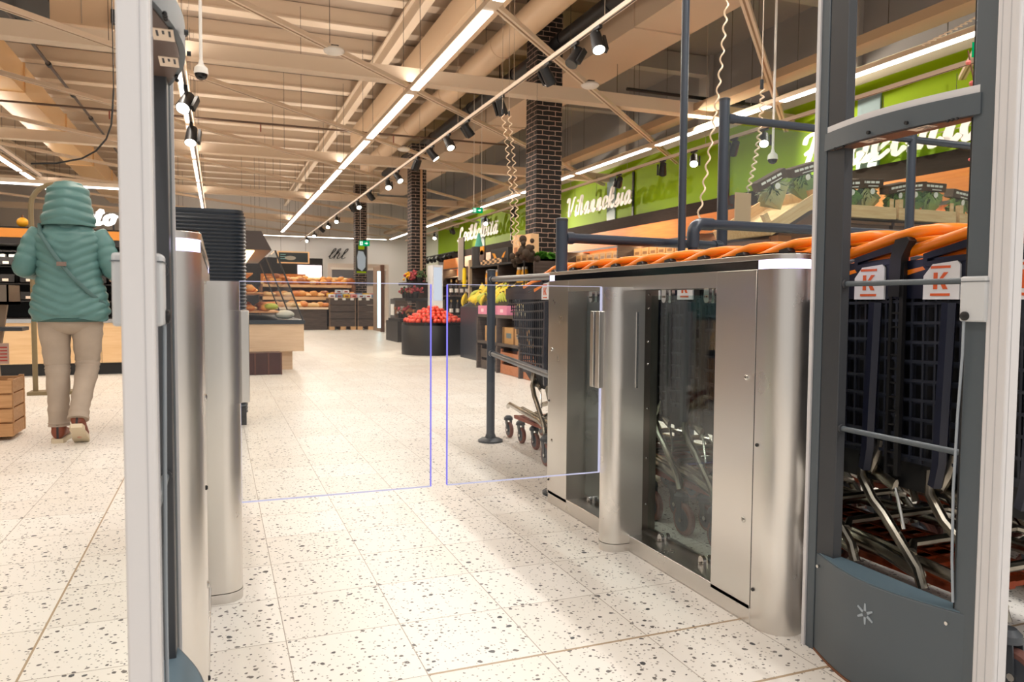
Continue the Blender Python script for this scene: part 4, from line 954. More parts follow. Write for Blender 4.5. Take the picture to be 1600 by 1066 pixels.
for i in range(8):
    for j in range(3):
        src = b1 if (i+j) % 4 == 0 else b0
        c = src if 'placed' not in src else copy_tree(src)
        if c is src: TREE[src.name] = kids(src)
        loc = (3.65+.13*j, 9.7+.215*i+.06*(j % 2), .84+.07*j+.03*random.random()); c.location = loc; c.rotation_euler = (random.uniform(-.3, .4), random.uniform(-.5, .3), PI/2+random.uniform(-1.3, 1.3)); s = random.uniform(1.0, 1.25); c.scale = (s, s, s)
        src['placed'] = 1
        c['label'] = 'greenish banana bunch among the bananas on the sloping stand' if src is b1 else 'yellow banana bunch on the sloping stand'; c['group'] = 'green bananas' if src is b1 else 'yellow bananas'
for k in range(4):
    o = MB().box(-.09, .09, -.11, .11, 0, .12).build('fruit_punnet', mat('clear_punnet', (206, 200, 170), .25)); q = MB()
    for a in range(3):
        for b in range(3): q.ball((-.055+.055*a, -.07+.07*b, .12), .03, 8, 6)
    q.build('punnet_fruit', mat('pale_pear', (214, 190, 110), .5), o); o.location = (3.38, 7.42+.26*k, .72); tag(o, 'clear fruit punnet at the near end of the island', 'punnet', 'fruit punnets on the island')

# dark shelf rack behind the bananas
t = thing('shelf_rack', 'dark wood shelf rack of packs and jars behind the bananas', 'shelf')
for z in (.72, 1.16, 1.48): MB().box(4.05, 4.5, 9.55, 12.4, z-.03, z).build('rack_shelf', BLK, t)
for y in (9.55, 10.98, 12.37): MB().box(4.05, 4.5, y, y+.03, 0, 1.48).build('rack_upright', DARKW, t)
MB().box(4.5, 4.52, 9.55, 12.4, 0, 1.48).build('rack_back', mat('black_board', (28, 24, 24), .6), t)
MB().box(4.03, 4.08, 12.36, 12.42, .7, 1.6).build('rack_post', mat('pale_post', (180, 160, 130), .5), t)
KRAFT = mat('kraft_paper', (226, 186, 140), .7); BLKP = mat('black_pack', (30, 26, 24), .5); AMB = mat('amber_jar', (236, 170, 30), .3)
for k, (y, s) in enumerate(((9.75, 1), (9.98, .9), (10.2, 1.05))):
    o = MB().prism([(-.1, 0), (.1, 0), (.085, .3), (-.085, .3)], -.05, .05, 'x').build('paper_bag', KRAFT); MB().box(-.052, -.05, -.05, .05, .08, .16).build('bag_print', mat('bag_brown', (170, 110, 70), .6), o)
    o.location = (4.2, y+.25+.06*(s-1), 1.48); s *= 1.25; o.scale = (s, s, s); tag(o, ['kraft paper bag at the near end of the rack top', 'small kraft paper bag second on the rack top', 'big kraft paper bag third on the rack top'][k], 'bag')
t = thing('carton_display', 'black display carton with orange splash on the rack top', 'carton', (4.3, 11.4, 1.48)); MB().box(-.08, .08, -.4, .4, 0, .26).build('carton_body', BLKP, t)
m = MB(); random.seed(3)
m.prism([(-.3, .2), (-.2, .17), (-.1, .1), (.1, .1), (.2, .19), (.33, .2), (.25, .14), (.2, .04), (-.15, .03), (-.22, .12)], -.083, -.08, 'x'); m.build('orange_splash', mat('splash_orange', (240, 160, 30), .5), t)
for k in range(9):
    o = MB().box(-.04, .04, -.05, .05, 0, .085).build('tea_box', KRAFT if k % 2 else mat('black_label', (50, 44, 40), .5)); MB().box(-.042, -.04, -.035, .035, .02, .06).build('box_print', BLKP if k % 2 else KRAFT, o)
    o.location = (4.12, 10.95+.115*k, 1.48); tag(o, 'little tea box in the front row on the rack top', 'box', 'tea boxes on the rack')
t = thing('shield_sign', 'black and yellow round badge standing on the rack top', 'sign', (4.2, 12.15, 1.48)); MB().cyl((0, 0, .16), (-.02, 0, .16), .12, n=24).build('badge_disc', mat('badge_brown', (96, 74, 60), .5), t); MB().box(-.02, 0, -.08, .08, .2, .34).build('badge_top', mat('splash_orange'), t); MB().box(-.03, .03, -.06, .06, 0, .03).build('badge_foot', BLK, t)
for k in range(8):
    o = MB().lathe([(.05, 0), (.05, .16), (.04, .2)], n=14).build('honey_jar', AMB); MB().lathe([(.042, .2), (.042, .235)], n=14).build('jar_lid', mat('lid_white', (230, 226, 220), .4), o); MB().lathe([(.052, .05), (.052, .12)], n=14, caps=False).build('jar_label', KRAFT, o)
    o.location = (4.18, 11.3+.1*k if k < 6 else 10.2+.2*(k-6), 1.16); tag(o, 'amber jar with white lid on the middle rack shelf', 'jar', 'jars on the middle shelf')
t = thing('dried_bunch', 'dark brown dried bunch hanging under the twin spiral cords', 'bunch', (3.82, 9.35, 1.5)); m = MB(); random.seed(5)
for k in range(26): m.ball((random.gauss(0, .07), random.gauss(0, .09), random.gauss(0, .08)), random.uniform(.03, .06), 8, 6)
m.build('bunch_heads', mat('dark_dried_heads', (58, 44, 30), .8), t); MB().cyl((0, 0, 0), (0, 0, .2), .012, n=8).build('bunch_stalk', BROWNW, t)
MB().cyl((0, 0, -.78), (0, 0, 0), .01, n=8).build('bunch_stand', BLK, t)
LEAF = mat('leaf_green_bright', (86, 160, 44), .5); LEAFD = mat('leaf_green_dark', (56, 96, 40), .55)
def leafy(n, r, h, w, seed, up=.6):
    m = MB(); rnd = random.Random(seed)
    for k in range(n):
        a = rnd.uniform(0, 2*PI); l = rnd.uniform(.6, 1); d = Vector((math.cos(a), math.sin(a), 0)); s_ = Vector((-d.y, d.x, 0)); L = r*l; H = h*rnd.uniform(.6, 1)
        p = [Vector((0, 0, 0)), d*L*.45+Vector((0, 0, H*.8)), d*L+Vector((0, 0, H*(.9-.7*rnd.random()*(1-up))))]
        q = [p[0], p[1]+s_*w, p[2], p[1]-s_*w]; q2 = [v+Vector((0, 0, .003)) for v in q]
        m.add(q+q2, [(0, 1, 2, 3), (7, 6, 5, 4), (0, 4, 5, 1), (1, 5, 6, 2), (2, 6, 7, 3), (3, 7, 4, 0)])
    return m
t = thing('potted_plant', 'bright green leafy plant standing before the near brick column', 'plant', (4.35, 9.9, 1.38)); leafy(60, .26, .28, .035, 2, .2).build('plant_leaves', LEAF, t); MB().lathe([(.07, -.16), (.09, 0)], n=16).build('plant_pot', WH, t)
t = thing('plant_stand', 'dark stand carrying the bright green plant', 'stand', (4.35, 9.9, 0)); MB().box(-.08, .2, -.2, .2, 0, 1.19).build('stand_body', BLK, t); MB().box(-.09, .21, -.21, .21, 1.19, 1.22).build('stand_top', DARKW, t)
t = thing('dried_leaf', 'pale dried leaf hanging before the near brick column', 'ornament', (4.35, 10.2, 1.75)); MB().ball((0, 0, 0), (.035, .02, .12), 8, 8).build('leaf_body', mat('pale_dry_leaf', (222, 200, 150), .6), t); MB().cyl((0, 0, .1), (0, 0, 3.93), .002, n=4).build('leaf_thread', BLK, t)
# spiral cords
def spiral(p0, p1, r, turns, label, seed=0):
    t = thing('spiral_cord', label, 'cord', p0); a = Vector(p0); d = Vector(p1)-a; pts = []; n = int(turns*8)
    for i in range(n+1):
        f = i/n; b = d*f+Vector((.03*math.sin(f*3), 0, 0)); th = f*turns*2*PI; pts.append((b.x+r*math.cos(th), b.y+r*math.sin(th), b.z))
    MB().tube(pts, .0058, 5).build('cord_coil', mat('cream_cord', (232, 206, 176), .5), t)
    MB().cyl(d, d+Vector((0, 0, .06)), .012, n=8).build('cord_hook', BLK, t); MB().cyl(d, (d.x, d.y, 5.68-p0[2]), .003, n=5).build('cord_line', mat('light_wire'), t); return t
spiral((2.85, 4.05, 1.42), (3.04, 4.05, 2.98), .0105, 16, 'cream spiral cord hanging right of the thin pole'); spiral((3.23, 4.05, 1.62), (3.32, 4.05, 2.28), .012, 14, 'cream spiral cord holding up the brown card')
spiral((3.6, 9.2, 1.62), (3.44, 9.2, 3.3), .022, 17, 'left one of the twin spiral cords by the near brick column'); spiral((3.68, 9.25, 1.62), (3.55, 9.25, 3.3), .022, 17, 'right one of the twin spiral cords by the near brick column')
spiral((5.9, 5.05, 3.2), (7.2, 5.3, 3.85), .02, 16, 'cream spiral cord running along the light row at upper right')
t = thing('hanging_card', 'plain brown card hanging on a spiral cord left of the herb crates', 'card', (3.19, 4.05, 1.5)); MB().box(-.062, .062, -.004, .004, -.1, .1).build('card_sheet', mat('brown_card', (196, 158, 122), .7), t); MB().box(-.012, .012, -.01, .01, -.125, -.1).build('card_clip', CHROME, t)
MB().cyl((.04, 0, .1), (.04, 0, .13), .003, n=6).build('card_loop', CHROME, t)
# ------------------------------------------------------------------ lettered signs
GL = {
'H': (1.35, [[(.0, 1.45), (.1, 1.9), (.45, 1.95), (.42, 1.2), (.28, .3), (.02, .0), (-.2, .15)], [(1.2, 1.98), (1.02, 1.2), (.92, .3), (1.05, .0), (1.3, .25)], [(.1, .85), (.6, 1.08), (1.15, 1.1)]]),
'V': (1.25, [[(.0, 1.5), (.12, 1.95), (.38, 1.85), (.42, 1.0), (.48, .0)], [(.48, .0), (.85, 1.0), (1.05, 1.85), (1.3, 1.9)]]),
'L': (1.05, [[(.1, 1.3), (.25, 1.1), (.65, 1.6), (.55, 1.97), (.38, 1.7), (.32, .6), (.12, .08), (.0, .2), (.2, .2), (.6, .0), (.95, .25)]]),
'i': (.45, [[(.0, .25), (.17, .98)], [(.17, .98), (.12, .3), (.22, .0), (.45, .25)], 'dot', (.24, 1.45)]),
'e': (.62, [[(.0, .25), (.4, .6), (.38, .95), (.17, .95), (.06, .45), (.24, .0), (.62, .25)]]),
'd': (.82, [[(.52, .8), (.3, .98), (.05, .5), (.22, .0), (.5, .4)], [(.72, 1.95), (.54, .35), (.62, .0), (.82, .25)]]),
'l': (.5, [[(.0, .25), (.36, 1.3), (.38, 1.93), (.22, 1.75), (.12, .4), (.24, .0), (.5, .25)]]),
'm': (1.1, [[(.0, .3), (.14, .95), (.1, .0)], [(.1, .5), (.34, .98), (.46, .8), (.42, .0)], [(.42, .5), (.68, .98), (.8, .8), (.76, .2), (.86, .0), (1.1, .25)]]),
'n': (.78, [[(.0, .3), (.14, .95), (.1, .0)], [(.1, .5), (.34, .98), (.48, .8), (.44, .2), (.54, .0), (.78, .25)]]),
'a': (.78, [[(.52, .82), (.3, .98), (.05, .5), (.2, .0), (.48, .4), (.56, .95)], [(.56, .95), (.5, .25), (.6, .0), (.78, .25)]]),
'h': (.78, [[(.0, .25), (.34, 1.4), (.38, 1.93), (.22, 1.7), (.1, .0)], [(.1, .5), (.34, .98), (.48, .8), (.44, .2), (.54, .0), (.78, .25)]]),
'k': (.75, [[(.0, .25), (.34, 1.4), (.38, 1.93), (.22, 1.7), (.1, .0)], [(.1, .4), (.42, .95), (.5, .7), (.18, .5)], [(.22, .5), (.42, .1), (.55, .0), (.75, .25)]]),
's': (.58, [[(.0, .2), (.28, .75), (.34, 1.02)], [(.34, 1.02), (.26, .75), (.46, .35), (.3, .0), (.08, .05)], [(.4, .12), (.58, .25)]]),
't': (.52, [[(.0, .25), (.26, 1.6)], [(.26, 1.6), (.15, .4), (.24, .0), (.52, .25)], [(.0, 1.12), (.45, 1.18)]]),
'o': (.68, [[(.32, .98), (.06, .6), (.18, .02), (.46, .25), (.48, .8), (.32, .98)], [(.48, .8), (.7, .78)]]),
'u': (.72, [[(.0, .3), (.12, .95), (.08, .25), (.25, .0), (.46, .4), (.5, .95)], [(.5, .95), (.46, .2), (.55, .0), (.72, .25)]]),
}
def asc(p): return (p[0], p[1] if p[1] < 1 else 1+(p[1]-1)*.68)
def smoothp(p, n=6):
    out = []
    for i in range(len(p)-1):
        a = p[max(i-1, 0)]; b = p[i]; c = p[i+1]; d = p[min(i+2, len(p)-1)]
        for k in range(n):
            t = k/n; out.append(tuple(.5*((2*b[j])+(-a[j]+c[j])*t+(2*a[j]-5*b[j]+4*c[j]-d[j])*t*t+(-a[j]+3*b[j]-3*c[j]+d[j])*t**3) for j in (0, 1)))
    out.append(p[-1]); return out
def sign(name, label, text, loc, rz, sx, sy, w, depth, m, hang=None, shear=.14):
    t = thing(name, label, 'sign', loc, rz); X = 0
    for ch in text:
        um = ch == 'ä'; adv, strokes = GL['a' if um else ch]; mb = MB(); nst = [0]
        def ribbon(pts):
            n = len(pts); L = []; R = []
            for i in range(n):
                a = pts[max(i-1, 0)]; b = pts[min(i+1, n-1)]; dx, dy = b[0]-a[0], b[1]-a[1]; l = math.hypot(dx, dy) or 1
                nx, ny = -dy/l, dx/l; ww = w*.5*(1.15 if abs(dy) > abs(dx) else .85)*(.7 if i in (0, n-1) else 1)
                L.append((pts[i][0]+nx*ww, pts[i][1]+ny*ww)); R.append((pts[i][0]-nx*ww, pts[i][1]-ny*ww))
            vs = []; fs = []
            o0 = -.008*nst[0]; nst[0] += 1
            for i in range(n): vs += [(X+p[0]*sx, d_+o0-.0012*i/ (1 if depth < .02 else 1), p[1]*sy) for p, d_ in ((L[i], 0), (R[i], 0), (R[i], depth), (L[i], depth))]
            for i in range(n-1):
                for k in range(4): fs.append((4*i+k, 4*i+(k+1) % 4, 4*i+4+(k+1) % 4, 4*i+4+k))
            fs += [(3, 2, 1, 0), tuple(4*(n-1)+k for k in range(4))]; mb.add(vs, fs)
        dots = []
        for q, s_ in enumerate(strokes):
            if isinstance(s_, str): dots.append(strokes[q+1])
            elif isinstance(s_, list): ribbon([(p[0]+p[1]*shear, p[1]) for p in map(asc, smoothp(s_))])
        if um: dots = [(.22, 1.4), (.5, 1.4)]
        for d in map(asc, dots): mb.prism([(X+(d[0]+d[1]*shear+w*.6*math.cos(a*PI/5))*sx, (d[1]+w*.6*math.sin(a*PI/5))*sy) for a in range(10)], -.002, depth, 'y')
        mb.build('letter', m, t, smooth=30); X += adv*sx
    if hang:
        for f in (.15, .5, .85): MB().cyl((X*f, depth/2, sy*.5), (X*f, depth/2, hang), .004, n=5).build('sign_wire', mat('dark_wire'), t)
        MB().box(0, X, depth+.0, depth+.008, sy*.47, sy*.5).build('letter_rail', mat('light_wire'), t)
    return t, X
LET = mat('letter_white', (240, 236, 230), .5)
def wl(s): return sum(GL['a' if c == 'ä' else c][0] for c in s)
sign('wall_sign', 'white script word Hedelmiä in front of the green wall', 'Hedelmiä', (9.1, 10.1, 3.03), -PI/2, 3.35/wl('Hedelmiä'), .37, .19, .01, LET, hang=.9)
sign('wall_sign', 'white script word Vihanneksia in front of the green wall', 'Vihanneksia', (9.1, 19.2, 3.24), -PI/2, 3.6/wl('Vihanneksia'), .3, .205, .01, LET, hang=.9)
sign('wall_sign', 'small white script word Leikkeleitä far down the green wall', 'Leikkeleitä', (9.1, 29.3, 3.28), -PI/2, 4.6/wl('Leikkeleitä'), .33, .2, .01, LET, hang=.9)
sign('illuminated_sign', 'glowing white script letters above the chilled cabinet at left', 'sto', (-1.44, 9.86, 1.74), 0, .19, .125, .26, .03, emis('neon_white', (255, 246, 238), 2.5))
isg = bpy.data.objects['illuminated_sign']
for x in (.05, .3): MB().box(x, x+.02, .03, .05, -.06, .06).build('sign_bracket', BLK, isg)
sign('wall_script', 'thin dark handwritten strokes on the white back wall', 'lhl', (4.9, 36.9, 2.9), 0, .45, .3, .09, .02, BLK, shear=.3)

# ------------------------------------------------------------------ wall display under the green band
t = thing('wall_display', 'long produce wall display with orange-lit wooden canopy under the green wall', 'display shelf')
MB().box(8.95, 9.3, 2, 31, 2.25, 2.64).build('display_canopy', wood('orange_canopy_wood', (210, 116, 30), (224, 132, 44), 2, (1, 1, 14)), t)
MB().box(8.93, 8.95, 2, 31, 2.2, 2.25).build('canopy_edge', DARKW, t); MB().box(9.24, 9.3, 2, 31, 0, 2.25).build('display_back', mat('orange_back', (206, 112, 50), .5), t)
MB().box(9.0, 9.08, 2, 31, 2.225, 2.245).build('canopy_light', emis('canopy_warm_light', (255, 226, 180), 6), t)
for z, x in ((1.95, 8.75), (1.62, 8.55), (1.2, 8.4)): MB().prism([(x, z-.1), (9.24, z), (9.24, z-.03), (x, z-.13)], 2, 31, 'y').build('display_shelf', DARKW, t)
MB().box(8.35, 9.24, 2, 31, 0, .95).build('display_base', mat('dark_brown_base', (56, 42, 34), .5), t)
for y in range(3, 31, 3): MB().box(8.4, 9.24, y, y+.04, .95, 2.2).build('display_divider', DARKW, t)
area('canopy_output', (9.0, 16, 2.21), .1, 28, 190, (1, .74, .42))
BOX = MB().box(-.13, .13, -.14, .14, 0, .2).build('cardboard_box', CARD, bevel=.004); MB().box(-.132, -.13, -.09, .09, .06, .12).build('box_print', mat('box_print_brown', (150, 104, 66), .6), BOX); MB().box(-.131, .131, -.005, .005, .2, .202).build('box_seam', mat('box_print_brown'), BOX)
tag(BOX, 'x', 'box'); first = True
for j, (x, z) in enumerate(((8.95, 1.9), (8.78, 1.52))):
    for k in range(16):
        c = BOX if first else copy_tree(BOX); first = False; c.location = (x, 13.2+.33*k+.1*j, z+.005); c['label'] = ['cardboard box in the upper row of the wall display', 'cardboard box in the lower row of the wall display'][j]; c['group'] = ['upper row of boxes', 'lower row of boxes'][j]
def fruits(name, label, group, rgb, r, spots, cat):
    o = MB().ball((0, 0, 0), r, 10, 7).build(name, mat(name+'_skin', rgb, .4, noise=.08, scale=20)); tag(o, label, cat, group)
    for k, p in enumerate(spots):
        c = o if k == 0 else o.copy()
        if k: COL.objects.link(c)
        c.location = p
random.seed(11)
fruits('orange', 'orange in the heap on the top shelf of the wall display', 'oranges on the wall display', (244, 150, 30), .055, [(8.8+.11*(k % 4), 10.4+.115*(k//4), 1.93+.012*(k % 4)+.05*(k % 3 == 0)) for k in range(72)], 'fruit')
fruits('green_apple', 'green apple on the middle shelf of the wall display', 'green apples on the wall display', (140, 170, 50), .05, [(8.62+.1*(k % 4), 9.4+.11*(k//4), 1.58+.012*(k % 4)) for k in range(60)], 'fruit')
fruits('red_apple', 'red apple on the top shelf of the wall display by the thin pole', 'red apples on the wall display', (190, 50, 36), .05, [(8.82+.1*(k % 3), 8.0+.11*(k//3), 1.93+.012*(k % 3)) for k in range(51)], 'fruit')
for k in range(10):
    m = MB(); rnd = random.Random(k)
    for q in range(14): m.ball((rnd.uniform(-.08, .08), rnd.uniform(-.1, .1), rnd.uniform(.05, .28)), rnd.uniform(.025, .045), 7, 5)
    o = m.build('flower_bag', mat(['bag_mix_a', 'bag_mix_b', 'bag_mix_c'][k % 3], [(232, 190, 170), (220, 120, 90), (240, 220, 200)][k % 3], .5)); MB().box(-.09, .09, -.11, .11, 0, .07).build('bag_base', CARD, o)
    o.location = (8.9, 18.7+.3*k, 1.88); tag(o, 'mixed bright bag on the wall display beside the near brick column', 'bag', 'bright bags on the wall display')
for k in range(5):
    t = thing('black_tray', ['black tray with white script on the wall display, %s' % s for s in ('nearest the thin pole', 'second from the thin pole', 'third from the thin pole', 'fourth from the thin pole', 'fifth from the thin pole')][k], 'tray', (8.62, 12.9-.62*k, 1.5)); MB().box(-.04, .12, -.25, .25, 0, .2).build('tray_body', BLKP, t); MB().box(-.042, -.04, -.17, .17, .08, .1).build('tray_print', WH, t); leafy(14, .16, .14, .02, k, .5).build('tray_leaves', LEAFD, t, loc=(.04, 0, .18))

# ------------------------------------------------------------------ herb island
t = thing('herb_island', 'brown stand of stacked boxes carrying the herb crates', 'display island')
MB().box(3.75, 6.6, 4.1, 4.9, 0, 1.0).build('island_body', mat('dark_brown_base'), t, bevel=.01)
MB().box(3.7, 6.65, 4.05, 4.95, 1.0, 1.05).build('island_top', BROWNW, t)
m = MB()
MB().prism([(3.42, 1.05), (4.02, 1.05), (4.02, 1.56), (3.92, 1.54), (3.5, 1.32)], 4.15, 4.75, 'y').build('slope_support', mat('brown_box_dark', (112, 70, 44), .6, noise=.2, scale=8), t)
for (x, w, z0) in ((4.32, .56, 1.05), (4.93, .58, 1.05), (5.55, .58, 1.05), (6.15, .58, 1.05)):
    t = thing('plastic_crate', {4.32: 'brown plastic crate under the herbs, directly right of the sloping one', 4.93: 'brown plastic crate under the herbs, left of the partition post', 5.55: 'brown plastic crate under the herbs, right of the partition post', 6.15: 'brown plastic crate under the herbs at the right end'}[x], 'crate', (x, 4.45, z0))
    b = mat('brown_plastic', (104, 66, 44), .5); MB().box(-w/2, w/2, -.28, .28, 0, .43).build('crate_body', b, t)
    m = MB()
    for k in range(9): m.box(-w/2+.03+k*.058, -w/2+.045+k*.058, -.292, -.28, .03, .36)
    for z in (.02, .2, .36, .41): m.box(-w/2-.004, w/2+.004, -.295, -.28, z, z+.02)
    m.build('crate_ribs', mat('brown_plastic_light', (128, 84, 56), .5), t); MB().box(-.1, .12, -.298, -.295, .32, .36).build('price_label', WH, t)
for k in range(9):
    c = MB().box(-.055, .055, -.045, .045, 0, .09).build('brown_carton', mat('brown_carton_card', (150, 90, 54), .6)); c.location = (3.56+.12*(k % 4), 4.12, 1.06+.095*(k//4)+.0); tag(c, 'small brown carton stacked below the sloping herb crate', 'carton', 'small brown cartons')
def herb_crate(x, z, w, ry, label):
    t = thing('herb_crate', label, 'crate', (x, 4.42, z)); t.rotation_euler = (0, ry, 0)
    MB().box(-w/2, w/2, -.30, -.288, 0, .085).box(-w/2, w/2, .288, .30, 0, .085).box(-w/2, -w/2+.012, -.288, .288, 0, .085).box(w/2-.012, w/2, -.288, .288, 0, .085).build('crate_side', PINE, t)
    MB().box(-w/2, w/2, -.29, .29, 0, .008).build('crate_bottom', PINE, t)
    for sx in (-1, 1):
        for sy in (-1, 1): MB().prism([(sx*(w/2-.012), sy*.286), (sx*(w/2-.05), sy*.286), (sx*(w/2-.012), sy*.25)], 0, .15).build('corner_stub', PINE, t)
herb_crate(3.73, 1.48, .55, -math.radians(30), 'slanting pale wood herb crate at the left end of the herb island'); herb_crate(4.32, 1.50, .58, 0, 'level pale wood herb crate next to the slanting one')
herb_crate(4.93, 1.50, .58, 0, 'pale wood herb crate left of the dark partition post'); herb_crate(5.55, 1.49, .58, 0, 'pale wood herb crate seen right of the partition post'); herb_crate(6.15, 1.49, .58, 0, 'pale wood herb crate at the right end, by the antenna')
FILM = glass('pack_film', (250, 252, 250), .05, .15); HEAD = mat('dark_brown_card', (84, 64, 52), .6)
def herb(x, y, z, ry, rz, label, seed, w=.24, h=.27, wilt=False):
    t = thing('herb_pack', label, 'herb pack', (x, y, z)); t.rotation_euler = (.12, ry, rz)
    MB().prism([(-w*.42, 0), (w*.42, 0), (w/2, h), (-w/2, h)], -.035, .035, 'y').build('pack_film', FILM, t)
    q = leafy(120, w*.62, h*.95, .014, seed, .5)
    q.add([], []); q.build('pack_herbs', [mat('herb_dark', (124, 160, 90), .6), mat('herb_green', (160, 188, 116), .6), mat('herb_pale', (204, 206, 158), .6)][seed % 3], t, loc=(0, -.005, .01)).scale = (1, .28, 1)
    MB().box(-w*.51, w*.51, -.038, .038, h-.06, h+.005).build('pack_header', HEAD, t, bevel=.003)
    m = MB()
    for k in range(4): m.box(-w*.38+.045*k, -w*.38+.036+.045*k, -.0395, -.038, h-.028, h-.012)
    m.box(-w*.1, w*.3, -.0395, -.038, h-.05, h-.044); m.build('header_print', WH, t)
    MB().lathe([(.022, 0), (.022, .002)], n=12, T=Matrix.Translation((.02, -.038, h-.085)) @ Matrix.Rotation(PI/2, 4, 'X')).build('pack_badge', WH, t)
hl = [(3.7, 4.28, 1.53, -.5, 'tilting herb pack at the far left of the herb crates', 2), (3.93, 4.3, 1.60, -.3, 'herb pack in the upper part of the slanting crate', 1), (4.12, 4.25, 1.51, .1, 'herb pack left in the level crate, by the antenna post', 1), (4.29, 4.28, 1.51, -.08, 'herb pack in the middle of the level crate', 0), (4.47, 4.28, 1.53, -.05, 'herb pack right in the level crate', 2),
      (4.74, 4.26, 1.51, -.2, 'herb pack left in the crate before the partition post', 0), (4.92, 4.28, 1.53, -.12, 'herb pack in the middle of the crate before the partition post', 0), (5.1, 4.28, 1.54, 0, 'herb pack right in the crate before the partition post', 1), (5.38, 4.28, 1.5, .06, 'herb pack just right of the partition post', 1), (5.6, 4.26, 1.5, 0, 'second herb pack right of the partition post', 2), (5.86, 4.3, 1.5, 1.1, 'dark herb pack lying half down by the right antenna', 0), (6.12, 4.28, 1.5, 0, 'herb pack at the far right end of the crates', 2), (6.32, 4.28, 1.5, .1, 'last herb pack at the right end of the crates', 0)]
for k, (x, y, z, ry, l, sd) in enumerate(hl): herb(x, y, z, ry, .15*(k % 3-1), l, sd+3*k)
t = thing('blossom_vase', 'tall pot of pink blossom branches at the right picture edge', 'plant', (3.2, 2.17, 0))
MB().lathe([(.13, 0), (.16, .3), (.13, .75), (.1, .8)], n=24).build('vase', mat('grey_vase', (90, 90, 92), .5), t); m = MB(); bl = MB(); bl2 = MB(); rnd = random.Random(4)
for k in range(16):
    a = rnd.uniform(0, 2*PI); r = rnd.uniform(.08, .34); top = Vector((r*math.cos(a), r*math.sin(a), rnd.uniform(1.4, 2.1)))
    pts = [Vector((0, 0, .75)), top*.5+Vector((0, 0, .35)), top]; m.tube(pts, [.008, .006, .003], 5)
    for q in range(50):
        f = rnd.uniform(0, 1); p = pts[1].lerp(pts[2], f)+Vector((rnd.gauss(0, .028), rnd.gauss(0, .028), rnd.gauss(0, .028))); (bl if rnd.random() < .6 else bl2).ball(p, rnd.uniform(.007, .013), 6, 4)
m.build('branches', BROWNW, t); tag(bl.build('blossom', mat('pink_blossom', (226, 120, 110), .6), t), None, None, None, 'stuff'); tag(bl2.build('blossom', mat('pale_pink_blossom', (246, 190, 170), .6), t), None, None, None, 'stuff')
MB().tube([(0, 0, .75), (-.22, -.05, 1.5), (-.42, -.1, 1.62)], .004, 5).build('stray_twig', BROWNW, t)

# ------------------------------------------------------------------ chilled cabinet behind the person
t = thing('chilled_cabinet', 'black open chilled cabinet with pale wood front behind the person', 'cabinet')
MB().box(-6, -.62, 9.88, 10.9, .14, .606).build('cabinet_front', OAK, t); MB().box(-6, -.62, 9.93, 10.85, 0, .14).build('cabinet_kick', BLK, t)
MB().box(-6, -.62, 10.8, 10.9, .6, 1.75).build('cabinet_back', mat('black_back', (30, 30, 32), .5), t)
for z, y in ((.66, 9.95), (.86, 10.1), (1.06, 10.2), (1.26, 10.25), (1.44, 10.3)): MB().box(-6, -.66, y, 10.8, z-.015, z).build('cabinet_shelf', mat('dark_shelf_metal', (66, 62, 60), .35, .6), t)
MB().box(-6, -.62, 9.86, 9.9, .606, .65).build('price_rail', CHROME, t)
MB().box(-6, -.62, 9.8, 10.9, 1.49, 1.56).build('cabinet_canopy', mat('black_canopy', (46, 42, 42), .5), t); MB().box(-6, -.62, 9.79, 9.82, 1.56, 1.66).build('orange_fascia', mat('orange_fascia', (232, 150, 62), .5), t); MB().box(-6, -.62, 9.82, 10.9, 1.56, 1.68).build('cabinet_top', BLK, t)
for x in (-5, -3.9, -2.8, -1.74): MB().box(x-.02, x+.02, 10.0, 10.8, .65, 1.49).build('cabinet_divider', BLK, t)
MB().box(-1.28, -1.275, 9.879, 9.881, .14, .606).build('front_seam', DARKW, t)
area('cabinet_output', (-3.3, 10.0, 1.48), 5, .05, 30, (1, .9, .8))
rnd = random.Random(8); kk = 0
for z, y in ((.86, 10.28), (1.06, 10.32), (1.26, 10.36)):
    for i in range(9):
        x = -2.75+.235*i
        o = MB().box(-.1, .1, -.15, .2, 0, .012).box(-.1, .1, -.15, -.14, 0, .1).box(-.1, -.09, -.15, .2, 0, .09).box(.09, .1, -.15, .2, 0, .09).build('display_basket', BLKP); MB().box(-.03, .03, -.152, -.15, .02, .05).build('price_label', mat('label_cream'), o)
        o.location = (x, y, z); tag(o, 'black basket on a shelf of the chilled cabinet', 'basket', 'black baskets in the cabinet')
for k in range(5):
    o = MB().box(-.05, .05, -.04, .04, 0, .13).build('milk_carton', WH); MB().box(-.03, .03, -.042, -.04, .03, .09).build('carton_print', mat('yellow_print', (236, 196, 60), .5), o)
    o.location = (-2.62+.14*k, 10.36, 1.26+.0); tag(o, 'white carton with yellow print on the cabinet shelf left of the person', 'carton', 'white cartons left of the person')
    o.location.z = 1.262; o.location.y = 10.26
for (x, l) in ((-2.05, 'small yellow pumpkin standing on the cabinet top left of the person'),):
    o = MB().ball((0, 0, .06), (.06, .06, .055), 14, 8).build('pumpkin', mat('pumpkin_yellow', (240, 170, 30), .5)); MB().cyl((0, 0, .11), (0, 0, .14), .01, n=8).build('pumpkin_stalk', BROWNW, o); o.location = (x, 9.95, 1.68); tag(o, l, 'pumpkin')
t = thing('paper_note', 'white paper strip sticking up from the cabinet edge left of the person', 'note', (-1.83, 9.86, .66)); MB().box(-.04, .04, -.002, .002, 0, .15).build('note_sheet', WH, t); t.rotation_euler = (-.3, -.5, 0)
